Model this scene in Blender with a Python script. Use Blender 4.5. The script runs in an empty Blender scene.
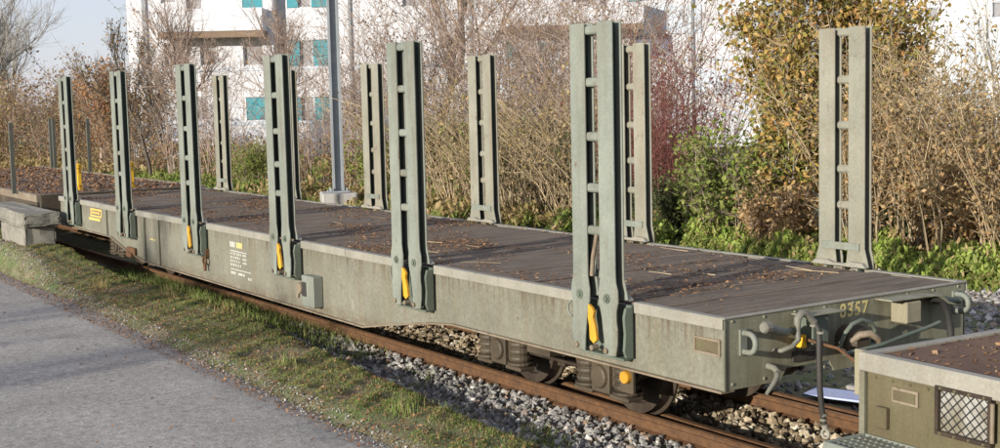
import bpy, bmesh, math, random
import numpy as np
from mathutils import Vector, Matrix

random.seed(7)
RNG = np.random.default_rng(11)
R = math.radians
scene = bpy.context.scene
COL = scene.collection

# ------------------------------------------------------------------ camera
cam_data = bpy.data.cameras.new('camera')
cam = bpy.data.objects.new('camera', cam_data)
COL.objects.link(cam)
yaw, pitch, roll = R(146.279), R(-5.556), R(-1.26)
fw = Vector((math.cos(pitch) * math.cos(yaw), math.cos(pitch) * math.sin(yaw), math.sin(pitch)))
rt = fw.cross(Vector((0, 0, 1))).normalized()
up = rt.cross(fw)
rt2 = rt * math.cos(roll) + up * math.sin(roll)
up2 = up * math.cos(roll) - rt * math.sin(roll)
M = Matrix((rt2, up2, -fw)).transposed().to_4x4()
M.translation = Vector((5.938, -5.679, 2.437))
cam.matrix_world = M
cam_data.sensor_width = 36
cam_data.lens = 45.74
cam_data.clip_start = 0.1
cam_data.clip_end = 3000
scene.camera = cam

# ------------------------------------------------------------------ sky, sun, exposure
SUN_EL, SUN_TO = 12.0, Vector((0.22, -0.976))          # towards the sun in plan
world = bpy.data.worlds.new('World')
scene.world = world
world.use_nodes = True
wn = world.node_tree
sky = wn.nodes.new('ShaderNodeTexSky')
sky.sky_type = 'NISHITA'
sky.sun_disc = False
sky.sun_elevation = R(SUN_EL)
sky.sun_rotation = math.atan2(SUN_TO.x, SUN_TO.y)
sky.air_density = 1.0
sky.dust_density = 0.6
sky.ozone_density = 2.0
bg = wn.nodes['Background']
bg.inputs['Strength'].default_value = 0.15
veil = wn.nodes.new('ShaderNodeMix')           # thin even autumn veil over the blue
veil.data_type = 'RGBA'
veil.inputs[0].default_value = 0.86
veil.inputs[7].default_value = (1.46, 1.49, 1.82, 1)
wn.links.new(sky.outputs[0], veil.inputs[6])
wn.links.new(veil.outputs[2], bg.inputs['Color'])
sun_d = bpy.data.lights.new('sun', 'SUN')
sun_d.energy = 2.75
sun_d.angle = R(0.55)
sun_d.color = (1.0, 0.93, 0.82)
sun = bpy.data.objects.new('sun', sun_d)
COL.objects.link(sun)
sd = Vector((SUN_TO.x, SUN_TO.y, math.tan(R(SUN_EL)))).normalized()
sun.rotation_euler = sd.to_track_quat('Z', 'Y').to_euler()
sun.location = (10, -40, 12)
scene.view_settings.view_transform = 'Standard'
scene.view_settings.look = 'None'
scene.view_settings.gamma = 1
scene.view_settings.exposure = 1.42
scene.view_settings.use_curve_mapping = False

# ------------------------------------------------------------------ helpers: objects
ORG = {}


def put(o, parent=None, loc=(0, 0, 0), rz=0.0):
    """link o; loc is in the parent's own frame measured from the root's origin"""
    COL.objects.link(o)
    loc = Vector(loc)
    ORG[o.name] = loc if parent is None else loc
    if parent:
        o.parent = parent
        o.location = loc
    else:
        o.location = loc
    o.rotation_euler = (0, 0, rz)
    return o


def tag(o, label=None, cat=None, group=None, kind=None):
    if label: o['label'] = label
    if cat: o['category'] = cat
    if group: o['group'] = group
    if kind: o['kind'] = kind
    return o


def empty(name, loc, rz=0.0, label=None, cat=None, group=None):
    o = bpy.data.objects.new(name, None)
    o.empty_display_size = 0.2
    put(o, None, loc, rz)
    return tag(o, label, cat, group)


def mobj(name, me, parent=None, loc=(0, 0, 0), rz=0.0, mat=None, bevel=0):
    o = bpy.data.objects.new(name, me)
    if mat and not me.materials:
        me.materials.append(mat)
    put(o, parent, loc, rz)
    if bevel:
        b = o.modifiers.new('edge', 'BEVEL')
        b.width = bevel
        b.segments = 1
        b.limit_method = 'ANGLE'
        b.angle_limit = R(40)
    return o


class MB:
    def __init__(s):
        s.v = []; s.f = []; s.sm = []

    def add(s, vs, fs, smooth=False):
        n = len(s.v)
        s.v += [tuple(v) for v in vs]
        s.f += [tuple(i + n for i in f) for f in fs]
        s.sm += [smooth] * len(fs)
        return s

    def box(s, x0, x1, y0, y1, z0, z1, m=None):
        vs = [Vector((x, y, z)) for z in (z0, z1) for y in (y0, y1) for x in (x0, x1)]
        if m: vs = [m @ v for v in vs]
        return s.add(vs, [(0, 2, 3, 1), (4, 5, 7, 6), (0, 1, 5, 4), (2, 6, 7, 3), (0, 4, 6, 2), (1, 3, 7, 5)])

    def prism(s, poly, axis, a, b):
        """polygon in the two remaining axes (in order), extruded from a to b along axis"""
        def P(p, h):
            if axis == 'y': return (p[0], h, p[1])
            if axis == 'x': return (h, p[0], p[1])
            return (p[0], p[1], h)
        n = len(poly)
        vs = [P(p, a) for p in poly] + [P(p, b) for p in poly]
        fs = [tuple(range(n)), tuple(range(2 * n - 1, n - 1, -1))]
        fs += [(i, i + n, (i + 1) % n + n, (i + 1) % n) for i in range(n)]
        return s.add(vs, fs)

    def tube(s, pts, r, n=8, closed=False, caps=True):
        pts = [Vector(p) for p in pts]
        rs = r if isinstance(r, (list, tuple)) else [r] * len(pts)
        rings = []
        ref = None
        for i, p in enumerate(pts):
            if closed:
                t = pts[(i + 1) % len(pts)] - pts[i - 1]
            else:
                t = pts[min(i + 1, len(pts) - 1)] - pts[max(i - 1, 0)]
            t.normalize()
            if ref is None:
                ref = Vector((0, 0, 1)) if abs(t.z) < .9 else Vector((1, 0, 0))
            u = (ref - t * ref.dot(t)).normalized()
            w = t.cross(u)
            ref = u
            rings.append([p + (u * math.cos(2 * math.pi * k / n) + w * math.sin(2 * math.pi * k / n)) * rs[i] for k in range(n)])
        vs = [v for rg in rings for v in rg]
        fs = []
        L = len(rings)
        for i in range(L if closed else L - 1):
            j = (i + 1) % L
            for k in range(n):
                fs.append((i * n + k, i * n + (k + 1) % n, j * n + (k + 1) % n, j * n + k))
        s.add(vs, fs, True)
        if caps and not closed:
            s.add(rings[0], [tuple(range(n))[::-1]])
            s.add(rings[-1], [tuple(range(n))])
        return s

    def lathe(s, c, prof, axis='z', n=20):
        """profile of (radius, height) pairs round an axis through c"""
        vs = []; fs = []
        for (r, h) in prof:
            for k in range(n):
                a = 2 * math.pi * k / n
                p = (r * math.cos(a), r * math.sin(a), h)
                if axis == 'y': p = (p[0], p[2], p[1])
                if axis == 'x': p = (p[2], p[0], p[1])
                vs.append((c[0] + p[0], c[1] + p[1], c[2] + p[2]))
        for i in range(len(prof) - 1):
            for k in range(n):
                q = (i * n + k, i * n + (k + 1) % n, (i + 1) * n + (k + 1) % n, (i + 1) * n + k)
                fs.append(q if axis != 'y' else q[::-1])
        s.add(vs, fs)
        return s

    def mesh(s, name, mat=None):
        me = bpy.data.meshes.new(name)
        me.from_pydata(s.v, [], s.f)
        me.polygons.foreach_set('use_smooth', s.sm)
        if mat: me.materials.append(mat)
        me.update()
        bm = bmesh.new(); bm.from_mesh(me)
        bmesh.ops.recalc_face_normals(bm, faces=bm.faces)
        bm.to_mesh(me); bm.free()
        return me

    def obj(s, name, mat, parent=None, loc=(0, 0, 0), rz=0.0, bevel=0):
        return mobj(name, s.mesh(name, mat), parent, loc, rz, None, bevel)


def fast_mesh(name, verts, faces, mat, smooth=False):
    """verts Nx3, faces MxK numpy arrays"""
    me = bpy.data.meshes.new(name)
    nv, (nf, k) = len(verts), faces.shape
    me.vertices.add(nv)
    me.vertices.foreach_set('co', np.ascontiguousarray(verts, np.float32).ravel())
    me.loops.add(nf * k)
    me.loops.foreach_set('vertex_index', np.ascontiguousarray(faces, np.int32).ravel())
    me.polygons.add(nf)
    me.polygons.foreach_set('loop_start', np.arange(0, nf * k, k, dtype=np.int32))
    me.polygons.foreach_set('loop_total', np.full(nf, k, np.int32))
    me.polygons.foreach_set('use_smooth', np.full(nf, smooth))
    me.update(calc_edges=True)
    me.validate()
    me.materials.append(mat)
    return me


# ------------------------------------------------------------------ helpers: materials
def lin(h):
    c = [int(h[i:i + 2], 16) / 255 for i in (0, 2, 4)]
    return tuple((x / 12.92 if x <= .04045 else ((x + .055) / 1.055) ** 2.4) for x in c) + (1,)


class Mat:
    def __init__(s, name, rough=.7, metal=0.0, spec=.3):
        s.m = bpy.data.materials.new(name)
        s.m.use_nodes = True
        s.nt = s.m.node_tree
        s.b = s.nt.nodes['Principled BSDF']
        s.b.inputs['Roughness'].default_value = rough
        s.b.inputs['Metallic'].default_value = metal
        s.b.inputs['Specular IOR Level'].default_value = spec
        tc = s.nt.nodes.new('ShaderNodeTexCoord')
        oi = s.nt.nodes.new('ShaderNodeObjectInfo')
        mul = s.nt.nodes.new('ShaderNodeVectorMath'); mul.operation = 'SCALE'
        s.L(oi.outputs['Random'], mul.inputs[0]); mul.inputs['Scale'].default_value = 37.0
        add = s.nt.nodes.new('ShaderNodeVectorMath'); add.operation = 'ADD'
        s.L(tc.outputs['Object'], add.inputs[0]); s.L(mul.outputs[0], add.inputs[1])
        s.co = add.outputs[0]
        s.raw = tc.outputs['Object']
        s.rand = oi.outputs['Random']

    def L(s, a, b): s.nt.links.new(a, b)

    def noise(s, scale, detail=4, rough=.55, co=None, dist=0):
        n = s.nt.nodes.new('ShaderNodeTexNoise')
        n.inputs['Detail'].default_value = detail
        n.inputs['Roughness'].default_value = rough
        n.inputs['Distortion'].default_value = dist
        if isinstance(scale, tuple):
            mp = s.nt.nodes.new('ShaderNodeMapping')
            mp.inputs['Scale'].default_value = scale
            s.L(co or s.co, mp.inputs[0]); s.L(mp.outputs[0], n.inputs['Vector'])
            n.inputs['Scale'].default_value = 1
        else:
            s.L(co or s.co, n.inputs['Vector'])
            n.inputs['Scale'].default_value = scale
        return n.outputs[0]

    def ramp(s, fac, stops):
        r = s.nt.nodes.new('ShaderNodeValToRGB')
        el = r.color_ramp.elements
        while len(el) < len(stops): el.new(.5)
        for e, (p, c) in zip(el, stops):
            e.position = p
            e.color = c if isinstance(c, tuple) else (c, c, c, 1)
        s.L(fac, r.inputs[0])
        return r.outputs[0]

    def mix(s, fac, a, b, mode='MIX'):
        n = s.nt.nodes.new('ShaderNodeMix'); n.data_type = 'RGBA'; n.blend_type = mode
        for i, x in ((0, fac), (6, a), (7, b)):
            if isinstance(x, (int, float)): n.inputs[i].default_value = x
            elif isinstance(x, tuple): n.inputs[i].default_value = x
            else: s.L(x, n.inputs[i])
        return n.outputs[2]

    def math(s, op, a, b):
        n = s.nt.nodes.new('ShaderNodeMath'); n.operation = op
        for i, x in enumerate((a, b)):
            if isinstance(x, (int, float)): n.inputs[i].default_value = x
            else: s.L(x, n.inputs[i])
        return n.outputs[0]

    def island(s):
        return s.nt.nodes.new('ShaderNodeNewGeometry').outputs['Random Per Island']

    def sep(s, co=None):
        n = s.nt.nodes.new('ShaderNodeSeparateXYZ')
        s.L(co or s.raw, n.inputs[0])
        return n.outputs

    def color(s, c): 
        if isinstance(c, tuple): s.b.inputs['Base Color'].default_value = c
        else: s.L(c, s.b.inputs['Base Color'])

    def bump(s, h, strength=.3, dist=.01):
        n = s.nt.nodes.new('ShaderNodeBump')
        n.inputs['Strength'].default_value = strength
        n.inputs['Distance'].default_value = dist
        s.L(h, n.inputs['Height']); s.L(n.outputs[0], s.b.inputs['Normal'])


def paint(name, base, light, rust=(.09, .045, .022, 1), amount=.6, streak=True, rough=.55, dirt=(.10, .085, .06, 1), dirt_amt=.5):
    m = Mat(name, rough)
    n1 = m.noise(2.2, 5, .6)
    c = m.mix(m.ramp(n1, [(.3, 0.), (.7, 1.)]), base, light)
    st = m.noise((7, 7, .7), 4, .65)
    c = m.mix(m.math('MULTIPLY', m.ramp(st, [(.45, 0.), (.75, 1.)]), dirt_amt), c, dirt)
    n3 = m.noise(9, 6, .7)
    st2 = m.noise((16, 16, 2.0) if streak else 14, 5, .7)
    rf = m.math('MULTIPLY', n3, st2)
    c = m.mix(m.ramp(rf, [(.52 - .3 * amount, 0.), (.66 - .3 * amount, 1.)]), c, rust)
    n4 = m.noise(60, 3, .6)
    c = m.mix(.18, c, m.ramp(n4, [(.3, .02), (.7, .6)]), 'OVERLAY')
    m.color(c)
    m.bump(n3, .15, .004)
    return m.m


MT = {}
MT['sill'] = paint('weathered grey green paint', (.115, .115, .082, 1), (.178, .176, .134, 1), amount=.46, dirt=(.14, .118, .07, 1), dirt_amt=.6)
_m = Mat('weathered grey green sill paint', .55)
_c = _m.mix(_m.ramp(_m.noise(1.3, 5, .6), [(.3, 0.), (.7, 1.)]), (.128, .125, .096, 1), (.198, .194, .154, 1))
_st = _m.noise((9, 9, .6), 4, .65)
_c = _m.mix(_m.math('MULTIPLY', _m.ramp(_st, [(.45, 0.), (.72, 1.)]), .5), _c, (.145, .125, .08, 1))
_z = _m.sep()[2]
_run = _m.noise((22, 22, .5), 3, .7)
_top = _m.math('MULTIPLY', _m.ramp(_z, [(.72, 0.), (.93, 1.)]), _m.ramp(_run, [(.46, 0.), (.68, 1.)]))
_c = _m.mix(_m.math('MULTIPLY', _top, .85), _c, (.07, .045, .025, 1))
_low = _m.math('MULTIPLY', _m.ramp(_z, [(.27, 1.), (.42, 0.)]), _m.ramp(_m.noise((5, 5, 9), 5, .7), [(.35, 0.), (.6, 1.)]))
_c = _m.mix(_m.math('MULTIPLY', _low, .7), _c, (.10, .065, .035, 1))
_sp = _m.math('MULTIPLY', _m.noise(8, 6, .7), _m.noise(19, 5, .7))
_c = _m.mix(_m.ramp(_sp, [(.345, 0.), (.41, .9)]), _c, (.085, .05, .027, 1))
_c = _m.mix(_m.ramp(_m.noise(5.5, 8, .8), [(.56, 0.), (.72, .55)]), _c, (.10, .088, .055, 1))
_c = _m.mix(.35, _c, _m.ramp(_m.noise(34, 5, .8), [(.3, .15), (.7, .85)]), 'OVERLAY')
_c = _m.mix(_m.ramp(_m.noise(3.1, 7, .75), [(.62, 0.), (.70, .6)]), _c, (.30, .29, .245, 1))
_m.color(_c); _m.bump(_m.noise(1.6, 3, .5), .6, .03); MT['side'] = _m.m
MT['end'] = paint('dull olive end paint', (.19, .185, .125, 1), (.265, .258, .185, 1), amount=.55, dirt=(.10, .08, .04, 1), dirt_amt=.7)
MT['stake'] = paint('pale grey green steel', (.150, .168, .142, 1), (.226, .246, .208, 1), amount=.62, dirt=(.13, .105, .07, 1), dirt_amt=.6)
MT['stake_pale'] = paint('paler worn stake steel', (.185, .185, .145, 1), (.265, .26, .21, 1), amount=.66, dirt=(.19, .14, .085, 1), dirt_amt=.55)
MT['stake_dark'] = paint('darker green steel', (.085, .11, .085, 1), (.14, .165, .13, 1), amount=.55)
MT['rim'] = paint('worn pale steel rim', (.205, .20, .165, 1), (.30, .285, .24, 1), amount=.6, dirt=(.2, .18, .14, 1), dirt_amt=.6)
MT['flange'] = paint('brown stained flange', (.16, .12, .08, 1), (.26, .22, .16, 1), amount=.75)
MT['bogie'] = paint('brown dusty bogie steel', (.045, .035, .024, 1), (.095, .075, .05, 1), amount=.6, dirt=(.05, .04, .03, 1))
MT['olive'] = paint('olive side paint', (.085, .073, .038, 1), (.13, .115, .066, 1), amount=.55, dirt=(.09, .06, .04, 1), dirt_amt=.7)
MT['web'] = paint('dark green stake web', (.022, .036, .027, 1), (.04, .055, .042, 1), amount=.3, dirt=(.03, .03, .02, 1))  # web between the stake plates, toned darker than the plates
MT['fitting'] = paint('dull grey fitting', (.13, .13, .105, 1), (.20, .195, .16, 1), amount=.55)
MT['wheel'] = paint('dark rusty wheel', (.022, .016, .012, 1), (.05, .035, .024, 1), amount=.5)
MT['foot'] = paint('pale concrete foot', (.34, .33, .31, 1), (.44, .43, .40, 1), amount=.2)
MT['black'] = paint('black rubber', (.02, .02, .02, 1), (.045, .043, .04, 1), amount=.3, rough=.6)
MT['cream'] = paint('cream box paint', (.24, .22, .145, 1), (.32, .29, .20, 1), amount=.5)
MT['orange'] = paint('orange lever paint', (.56, .27, .02, 1), (.68, .36, .03, 1), amount=.42, dirt=(.25, .14, .04, 1), dirt_amt=.5)
MT['yellow'] = paint('yellow post paint', (.62, .36, .02, 1), (.7, .43, .03, 1), amount=.35, dirt=(.4, .2, .03, 1), dirt_amt=.3)
MT['print_white'] = paint('white stencil print', (.36, .36, .32, 1), (.5, .5, .45, 1), amount=.5, dirt=(.4, .4, .34, 1))
MT['print_yellow'] = paint('pale yellow stencil print', (.56, .47, .18, 1), (.64, .54, .24, 1), amount=.3, dirt=(.4, .33, .15, 1))
MT['print_orange'] = paint('orange stencil print', (.72, .42, .08, 1), (.78, .5, .14, 1), amount=.25, dirt=(.5, .35, .12, 1), dirt_amt=.3)
MT['galv'] = paint('galvanised pole', (.22, .245, .26, 1), (.29, .315, .33, 1), amount=.05, dirt=(.2, .2, .2, 1), dirt_amt=.3)
MT['wood_post'] = paint('dull post steel', (.07, .075, .06, 1), (.11, .115, .095, 1), amount=.5)

m = Mat('rail rust', .8)
n = m.noise(14, 6, .7); n2 = m.noise((2, 40, 40), 3)
c = m.mix(m.ramp(n, [(.3, 0.), (.7, 1.)]), (.055, .03, .017, 1), (.14, .07, .03, 1))
m.color(c); m.bump(n, .4, .004); MT['rail'] = m.m

m = Mat('rail head', .5, .3)
n = m.noise(10, 5, .7)
m.color(m.mix(m.ramp(n, [(.35, 0.), (.65, 1.)]), (.22, .11, .055, 1), (.32, .19, .11, 1))); MT['railhead'] = m.m

m = Mat('deck plank', .85)
n1 = m.noise((30, 1.6, 30), 5, .65); n2 = m.noise(1.7, 5, .6, m.raw); n3 = m.noise(22, 5, .7)
c = m.mix(m.ramp(n1, [(.3, 0.), (.72, 1.)]), (.052, .039, .028, 1), (.225, .18, .135, 1))
c = m.mix(m.ramp(n3, [(.52, 0.), (.75, .75)]), c, (.05, .04, .03, 1))
c = m.mix(m.math('MULTIPLY', m.ramp(m.rand, [(0., 0.), (1., 1.)]), .35), c, (.12, .095, .075, 1))
m.color(c); m.bump(n1, .5, .006); MT['plank'] = m.m

m = Mat('rust dusted deck', .9)
n = m.noise(3, 6, .7); n2 = m.noise(40, 5, .8)
c = m.mix(m.ramp(n, [(.3, 0.), (.7, 1.)]), (.085, .05, .035, 1), (.155, .095, .06, 1))
c = m.mix(m.ramp(n2, [(.6, 0.), (.72, 1.)]), c, (.22, .15, .09, 1))
c = m.mix(m.ramp(n2, [(.28, .8), (.4, 0.)]), c, (.03, .025, .02, 1))
m.color(c); m.bump(n2, .5, .006); MT['rustdeck'] = m.m

m = Mat('litter leaf', .85)
i = m.island()
m.color(m.ramp(i, [(0., (.09, .045, .025, 1)), (.35, (.17, .085, .042, 1)), (.6, (.26, .135, .06, 1)), (.82, (.36, .22, .11, 1)), (1., (.16, .11, .075, 1))])); MT['litter'] = m.m

m = Mat('ballast stone', .85)
i = m.island(); n = m.noise(30, 4)
c = m.ramp(i, [(0., (.085, .08, .075, 1)), (.35, (.17, .165, .155, 1)), (.65, (.26, .25, .235, 1)), (.88, (.36, .345, .31, 1)), (.94, (.22, .14, .09, 1)), (1., (.5, .49, .46, 1))])
m.color(m.mix(.35, c, m.ramp(n, [(.3, .1), (.7, .9)]), 'OVERLAY')); MT['stone'] = m.m
m = Mat('brown ballast stone', .85)
i = m.island(); n = m.noise(30, 4)
c = m.ramp(i, [(0., (.09, .065, .04, 1)), (.4, (.19, .145, .09, 1)), (.65, (.30, .24, .16, 1)), (.85, (.40, .34, .24, 1)), (1., (.52, .48, .4, 1))])
m.color(m.mix(.35, c, m.ramp(n, [(.3, .1), (.7, .9)]), 'OVERLAY')); MT['stone_brown'] = m.m

m = Mat('asphalt', .85)
n1 = m.noise(.9, 5, .6); n2 = m.noise(45, 6, .85); n3 = m.noise(4, 8, .8)
c = m.mix(m.ramp(n1, [(.3, 0.), (.7, 1.)]), (.25, .235, .213, 1), (.345, .325, .298, 1))
c = m.mix(m.ramp(n3, [(.55, 0.), (.8, .55)]), c, (.17, .158, .14, 1))
n6 = m.noise(.55, 6, .75)
c = m.mix(m.ramp(n6, [(.60, 0.), (.66, .55)]), c, (.13, .125, .115, 1))
n4 = m.noise(13, 6, .8); n5 = m.noise(130, 3, .7)
c = m.mix(.75, c, m.ramp(n2, [(.3, .1), (.7, .9)]), 'OVERLAY')
c = m.mix(.5, c, m.ramp(n4, [(.35, .2), (.65, .8)]), 'OVERLAY')
c = m.mix(m.ramp(n5, [(.60, 0.), (.68, .6)]), c, (.42, .40, .36, 1))
m.color(c); m.bump(n2, .8, .012); MT['asphalt'] = m.m

m = Mat('ground soil and moss', .95)
n1 = m.noise(1.1, 6, .65); n2 = m.noise(7, 6, .7); n3 = m.noise(60, 4, .7)
c = m.mix(m.ramp(n1, [(.38, 0.), (.62, 1.)]), (.12, .10, .065, 1), (.085, .125, .038, 1))
c = m.mix(m.ramp(n2, [(.45, 0.), (.7, .9)]), c, (.23, .19, .125, 1))
c = m.mix(.5, c, m.ramp(n3, [(.3, .1), (.7, .9)]), 'OVERLAY')
m.color(c); m.bump(n2, .6, .03); MT['ground'] = m.m

m = Mat('concrete', .9)
n1 = m.noise(3, 6, .7); n2 = m.noise(30, 5, .7)
c = m.mix(m.ramp(n1, [(.35, 0.), (.7, 1.)]), (.15, .142, .118, 1), (.27, .255, .215, 1))
c = m.mix(m.ramp(n2, [(.5, 0.), (.7, .6)]), c, (.12, .11, .09, 1))
m.color(c); m.bump(n2, .4, .01); MT['concrete'] = m.m

m = Mat('white render', .9)
n1 = m.noise(.5, 4, .6); n2 = m.noise((1.2, 1.2, .15), 4, .6)
m.color(m.mix(m.ramp(n2, [(.5, 0.), (.8, .5)]), (.56, .57, .59, 1), (.43, .44, .46, 1))); MT['white'] = m.m
m = Mat('pale blue grey cladding', .8)
n1 = m.noise((1.2, 1.2, .15), 4, .6)
m.color(m.mix(n1, (.46, .52, .58, 1), (.56, .61, .66, 1))); MT['wall_and_shade'] = m.m  # bluish wall tone, doubling as painted shade on the recess
m = Mat('turquoise shutter', .6)
n1 = m.noise(2, 3)
m.color(m.mix(n1, (.035, .20, .24, 1), (.06, .28, .32, 1))); MT['teal'] = m.m
m = Mat('window glass', .15, 0, .5)
n1 = m.noise(.7, 3)
m.color(m.mix(n1, (.05, .05, .06, 1), (.14, .13, .14, 1))); MT['glass'] = m.m
m = Mat('blue grey glass', .2, 0, .5)
m.color(m.mix(m.noise(.9, 3), (.10, .12, .18, 1), (.19, .21, .28, 1))); MT['blue_glass'] = m.m
m = Mat('curtain glass', .3, 0, .5)
n1 = m.noise(3, 3)
m.color(m.mix(n1, (.23, .22, .22, 1), (.34, .33, .33, 1))); MT['dull_glass'] = m.m
m = Mat('slab shade and roof brown', .9)
m.color(m.mix(m.noise(2, 4), (.16, .11, .075, 1), (.22, .16, .11, 1))); MT['soffit'] = m.m  # underside shade of the balcony slabs, put into their brown
m = Mat('dirty lamp glass', .35, 0, .5)
n1 = m.noise(5, 4)
m.color(m.mix(m.ramp(n1, [(.4, 0.), (.65, 1.)]), (.16, .145, .105, 1), (.36, .36, .34, 1))); MT['dirty_glass'] = m.m
m = Mat('blue plastic sheet', .5)
m.color(m.mix(m.noise(6, 4), (.30, .37, .62, 1), (.5, .55, .72, 1))); MT['blue_sheet'] = m.m


def bark(name, a, b, rough=.9):
    m = Mat(name, rough)
    i = m.island()
    n = m.noise(1.5, 3)
    c = m.mix(i, a, b)
    m.color(m.mix(.4, c, m.ramp(n, [(.3, .2), (.7, .8)]), 'OVERLAY'))
    return m.m


def leafmat(name, cols, trans=.35):
    m = Mat(name, .7)
    i = m.island()
    k = len(cols)
    c = m.ramp(i, [(j / max(1, k - 1), col) for j, col in enumerate(cols)])
    m.color(c)
    # thin leaves let some light through
    tr = m.nt.nodes.new('ShaderNodeBsdfTranslucent')
    m.L(c, tr.inputs['Color'])
    mx = m.nt.nodes.new('ShaderNodeMixShader'); mx.inputs[0].default_value = trans
    m.L(m.b.outputs[0], mx.inputs[1]); m.L(tr.outputs[0], mx.inputs[2])
    m.L(mx.outputs[0], m.nt.nodes['Material Output'].inputs['Surface'])
    return m.m


BK = {
    'straw': bark('straw coloured canes', (.22, .165, .10, 1), (.46, .365, .23, 1)),
    'brown': bark('brown bare twigs', (.21, .155, .125, 1), (.42, .325, .26, 1)),
    'rust': bark('russet twigs', (.21, .15, .115, 1), (.36, .27, .20, 1)),
    'red': bark('dark red dogwood canes', (.13, .045, .042, 1), (.235, .09, .08, 1)),
    'grey': bark('grey bark', (.24, .215, .18, 1), (.38, .35, .30, 1)),
    'dark': bark('dark bark', (.06, .05, .04, 1), (.11, .09, .07, 1)),
    'birch': bark('pale birch bark', (.5, .47, .42, 1), (.62, .6, .55, 1)),
}
LF = {
    'lushgrass': leafmat('green grass blades', [(.08, .14, .025, 1), (.13, .20, .035, 1), (.18, .24, .06, 1), (.30, .27, .12, 1), (.14, .14, .06, 1)], .25),
    'olive': leafmat('olive and yellow autumn leaves', [(.22, .21, .05, 1), (.42, .30, .08, 1), (.17, .19, .05, 1), (.52, .36, .12, 1), (.42, .22, .08, 1)]),
    'green': leafmat('mid green leaves', [(.10, .14, .03, 1), (.18, .24, .05, 1), (.28, .31, .08, 1), (.15, .14, .05, 1)]),
    'dry': leafmat('dry brown leaves', [(.22, .13, .06, 1), (.40, .25, .11, 1), (.50, .36, .19, 1), (.18, .12, .06, 1)]),
    'straw': leafmat('straw leaves', [(.32, .23, .11, 1), (.48, .36, .18, 1), (.24, .17, .07, 1), (.21, .20, .06, 1)]),
    'rust': leafmat('russet leaves', [(.22, .13, .08, 1), (.33, .20, .11, 1), (.20, .17, .08, 1), (.42, .31, .16, 1)]),
    'orange': leafmat('orange leaves', [(.38, .17, .06, 1), (.45, .24, .10, 1), (.28, .13, .05, 1)]),
    'lime': leafmat('bright green weeds', [(.20, .30, .05, 1), (.32, .42, .08, 1), (.42, .50, .13, 1), (.15, .20, .05, 1), (.36, .36, .12, 1)]),
    'dkgreen': leafmat('dark green leaves', [(.05, .07, .025, 1), (.08, .11, .035, 1), (.11, .13, .05, 1), (.14, .11, .06, 1)]),
    'redleaf': leafmat('red leaves', [(.16, .05, .04, 1), (.24, .08, .06, 1), (.12, .06, .04, 1)]),
    'grass': leafmat('grass blades', [(.09, .16, .025, 1), (.15, .23, .04, 1), (.24, .27, .08, 1), (.38, .33, .16, 1), (.12, .18, .03, 1)], .25),
}

# ------------------------------------------------------------------ ground, road
Z_RAIL = -0.075


def smooth(a, b, x):
    t = np.clip((x - a) / (b - a), 0, 1)
    return t * t * (3 - 2 * t)


def y_gravel(x):
    return np.interp(x, [-30, -14, -11, -8.9, -6.5, -4.65, -2.6, -1.7, 3], [.0, .05, .5, .40, .17, .0, -.20, -.26, -.36])


def fbm(x, y, f):
    return (np.sin(x * f * 1.3 + y * f * .7 + 1.3) + np.sin(x * f * .6 - y * f * 1.7 + 4.1) + np.sin(x * f * 2.3 + y * f * 2.1)) / 3


def height(x, y):
    x = np.asarray(x, float); y = np.asarray(y, float)
    h = np.full(np.broadcast(x, y).shape, -.15)
    bank = -.06 + .025 * fbm(x, y, 5) + .02 * fbm(x, y, 11) + .32 * smooth(-12, -15, x)
    yg = y_gravel(x)
    rise = smooth(-1.32, -.95, y - np.interp(x, [-16, -9, -2], [.12, .04, -.05]))
    fall = 1 - smooth(-.32, .18, y - yg)
    h = -.15 + (bank + .15) * rise * fall
    grav = -.215 + .012 * fbm(x, y, 9)
    h = np.where(y > yg - .32, h * fall + grav * (1 - fall), h)
    h = np.where(y > 3.2, -.225 + .06 * fbm(x, y, 1.5) * smooth(3.2, 6, y), h)
    return h


def axis(fine0, fine1, step, lo, hi):
    a = list(np.arange(fine0, fine1 + 1e-6, step))
    d = step; v = fine1
    while v < hi:
        d *= 1.35; v += d; a.append(v)
    d = step; v = fine0
    while v > lo:
        d *= 1.35; v -= d; a.insert(0, v)
    return np.array(a)


gx_, gy_ = axis(-24, 4, .12, -1200, 1200), axis(-2.2, 5, .08, -1200, 1200)
X, Y = np.meshgrid(gx_, gy_)
Zg = height(X, Y)
nx, ny = len(gx_), len(gy_)
idx = np.arange(nx * ny).reshape(ny, nx)
faces = np.stack([idx[:-1, :-1], idx[:-1, 1:], idx[1:, 1:], idx[1:, :-1]], -1).reshape(-1, 4)
g = mobj('ground', fast_mesh('ground', np.stack([X, Y, Zg], -1).reshape(-1, 3), faces, MT['ground'], True))
g['kind'] = 'structure'

rx = np.arange(-120, 30, .1)
edge = -1.27 - .05 * np.abs(fbm(rx, rx * 0, 7)) + .05 * fbm(rx, rx * 0, 2) + RNG.normal(0, .018, len(rx)) + np.interp(rx, [-16, -9, -2], [.42, .24, .06])
prof = [(0, -.140), (-.06, -.121), (-.5, -.118), (-2.5, -.112), (-6.5, -.118), (-9, -.14)]
V = np.stack([np.stack([rx, (edge if k < 3 else edge * 0 - 1.27) + d, np.full_like(rx, z)], -1) for k, (d, z) in enumerate(prof)], 0)
k, nn = V.shape[:2]
idx = np.arange(k * nn).reshape(k, nn)
faces = np.stack([idx[:-1, :-1], idx[1:, :-1], idx[1:, 1:], idx[:-1, 1:]], -1).reshape(-1, 4)
road = mobj('road', fast_mesh('road', V.reshape(-1, 3), faces, MT['asphalt'], True))
road['kind'] = 'structure'

# ------------------------------------------------------------------ track
track = empty('railway_track', (-8, 1.33, -.21), 0, 'rusty railway track running under the flat wagons', 'railway track')
TO = Vector((-8, 1.33, -.21))


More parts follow.
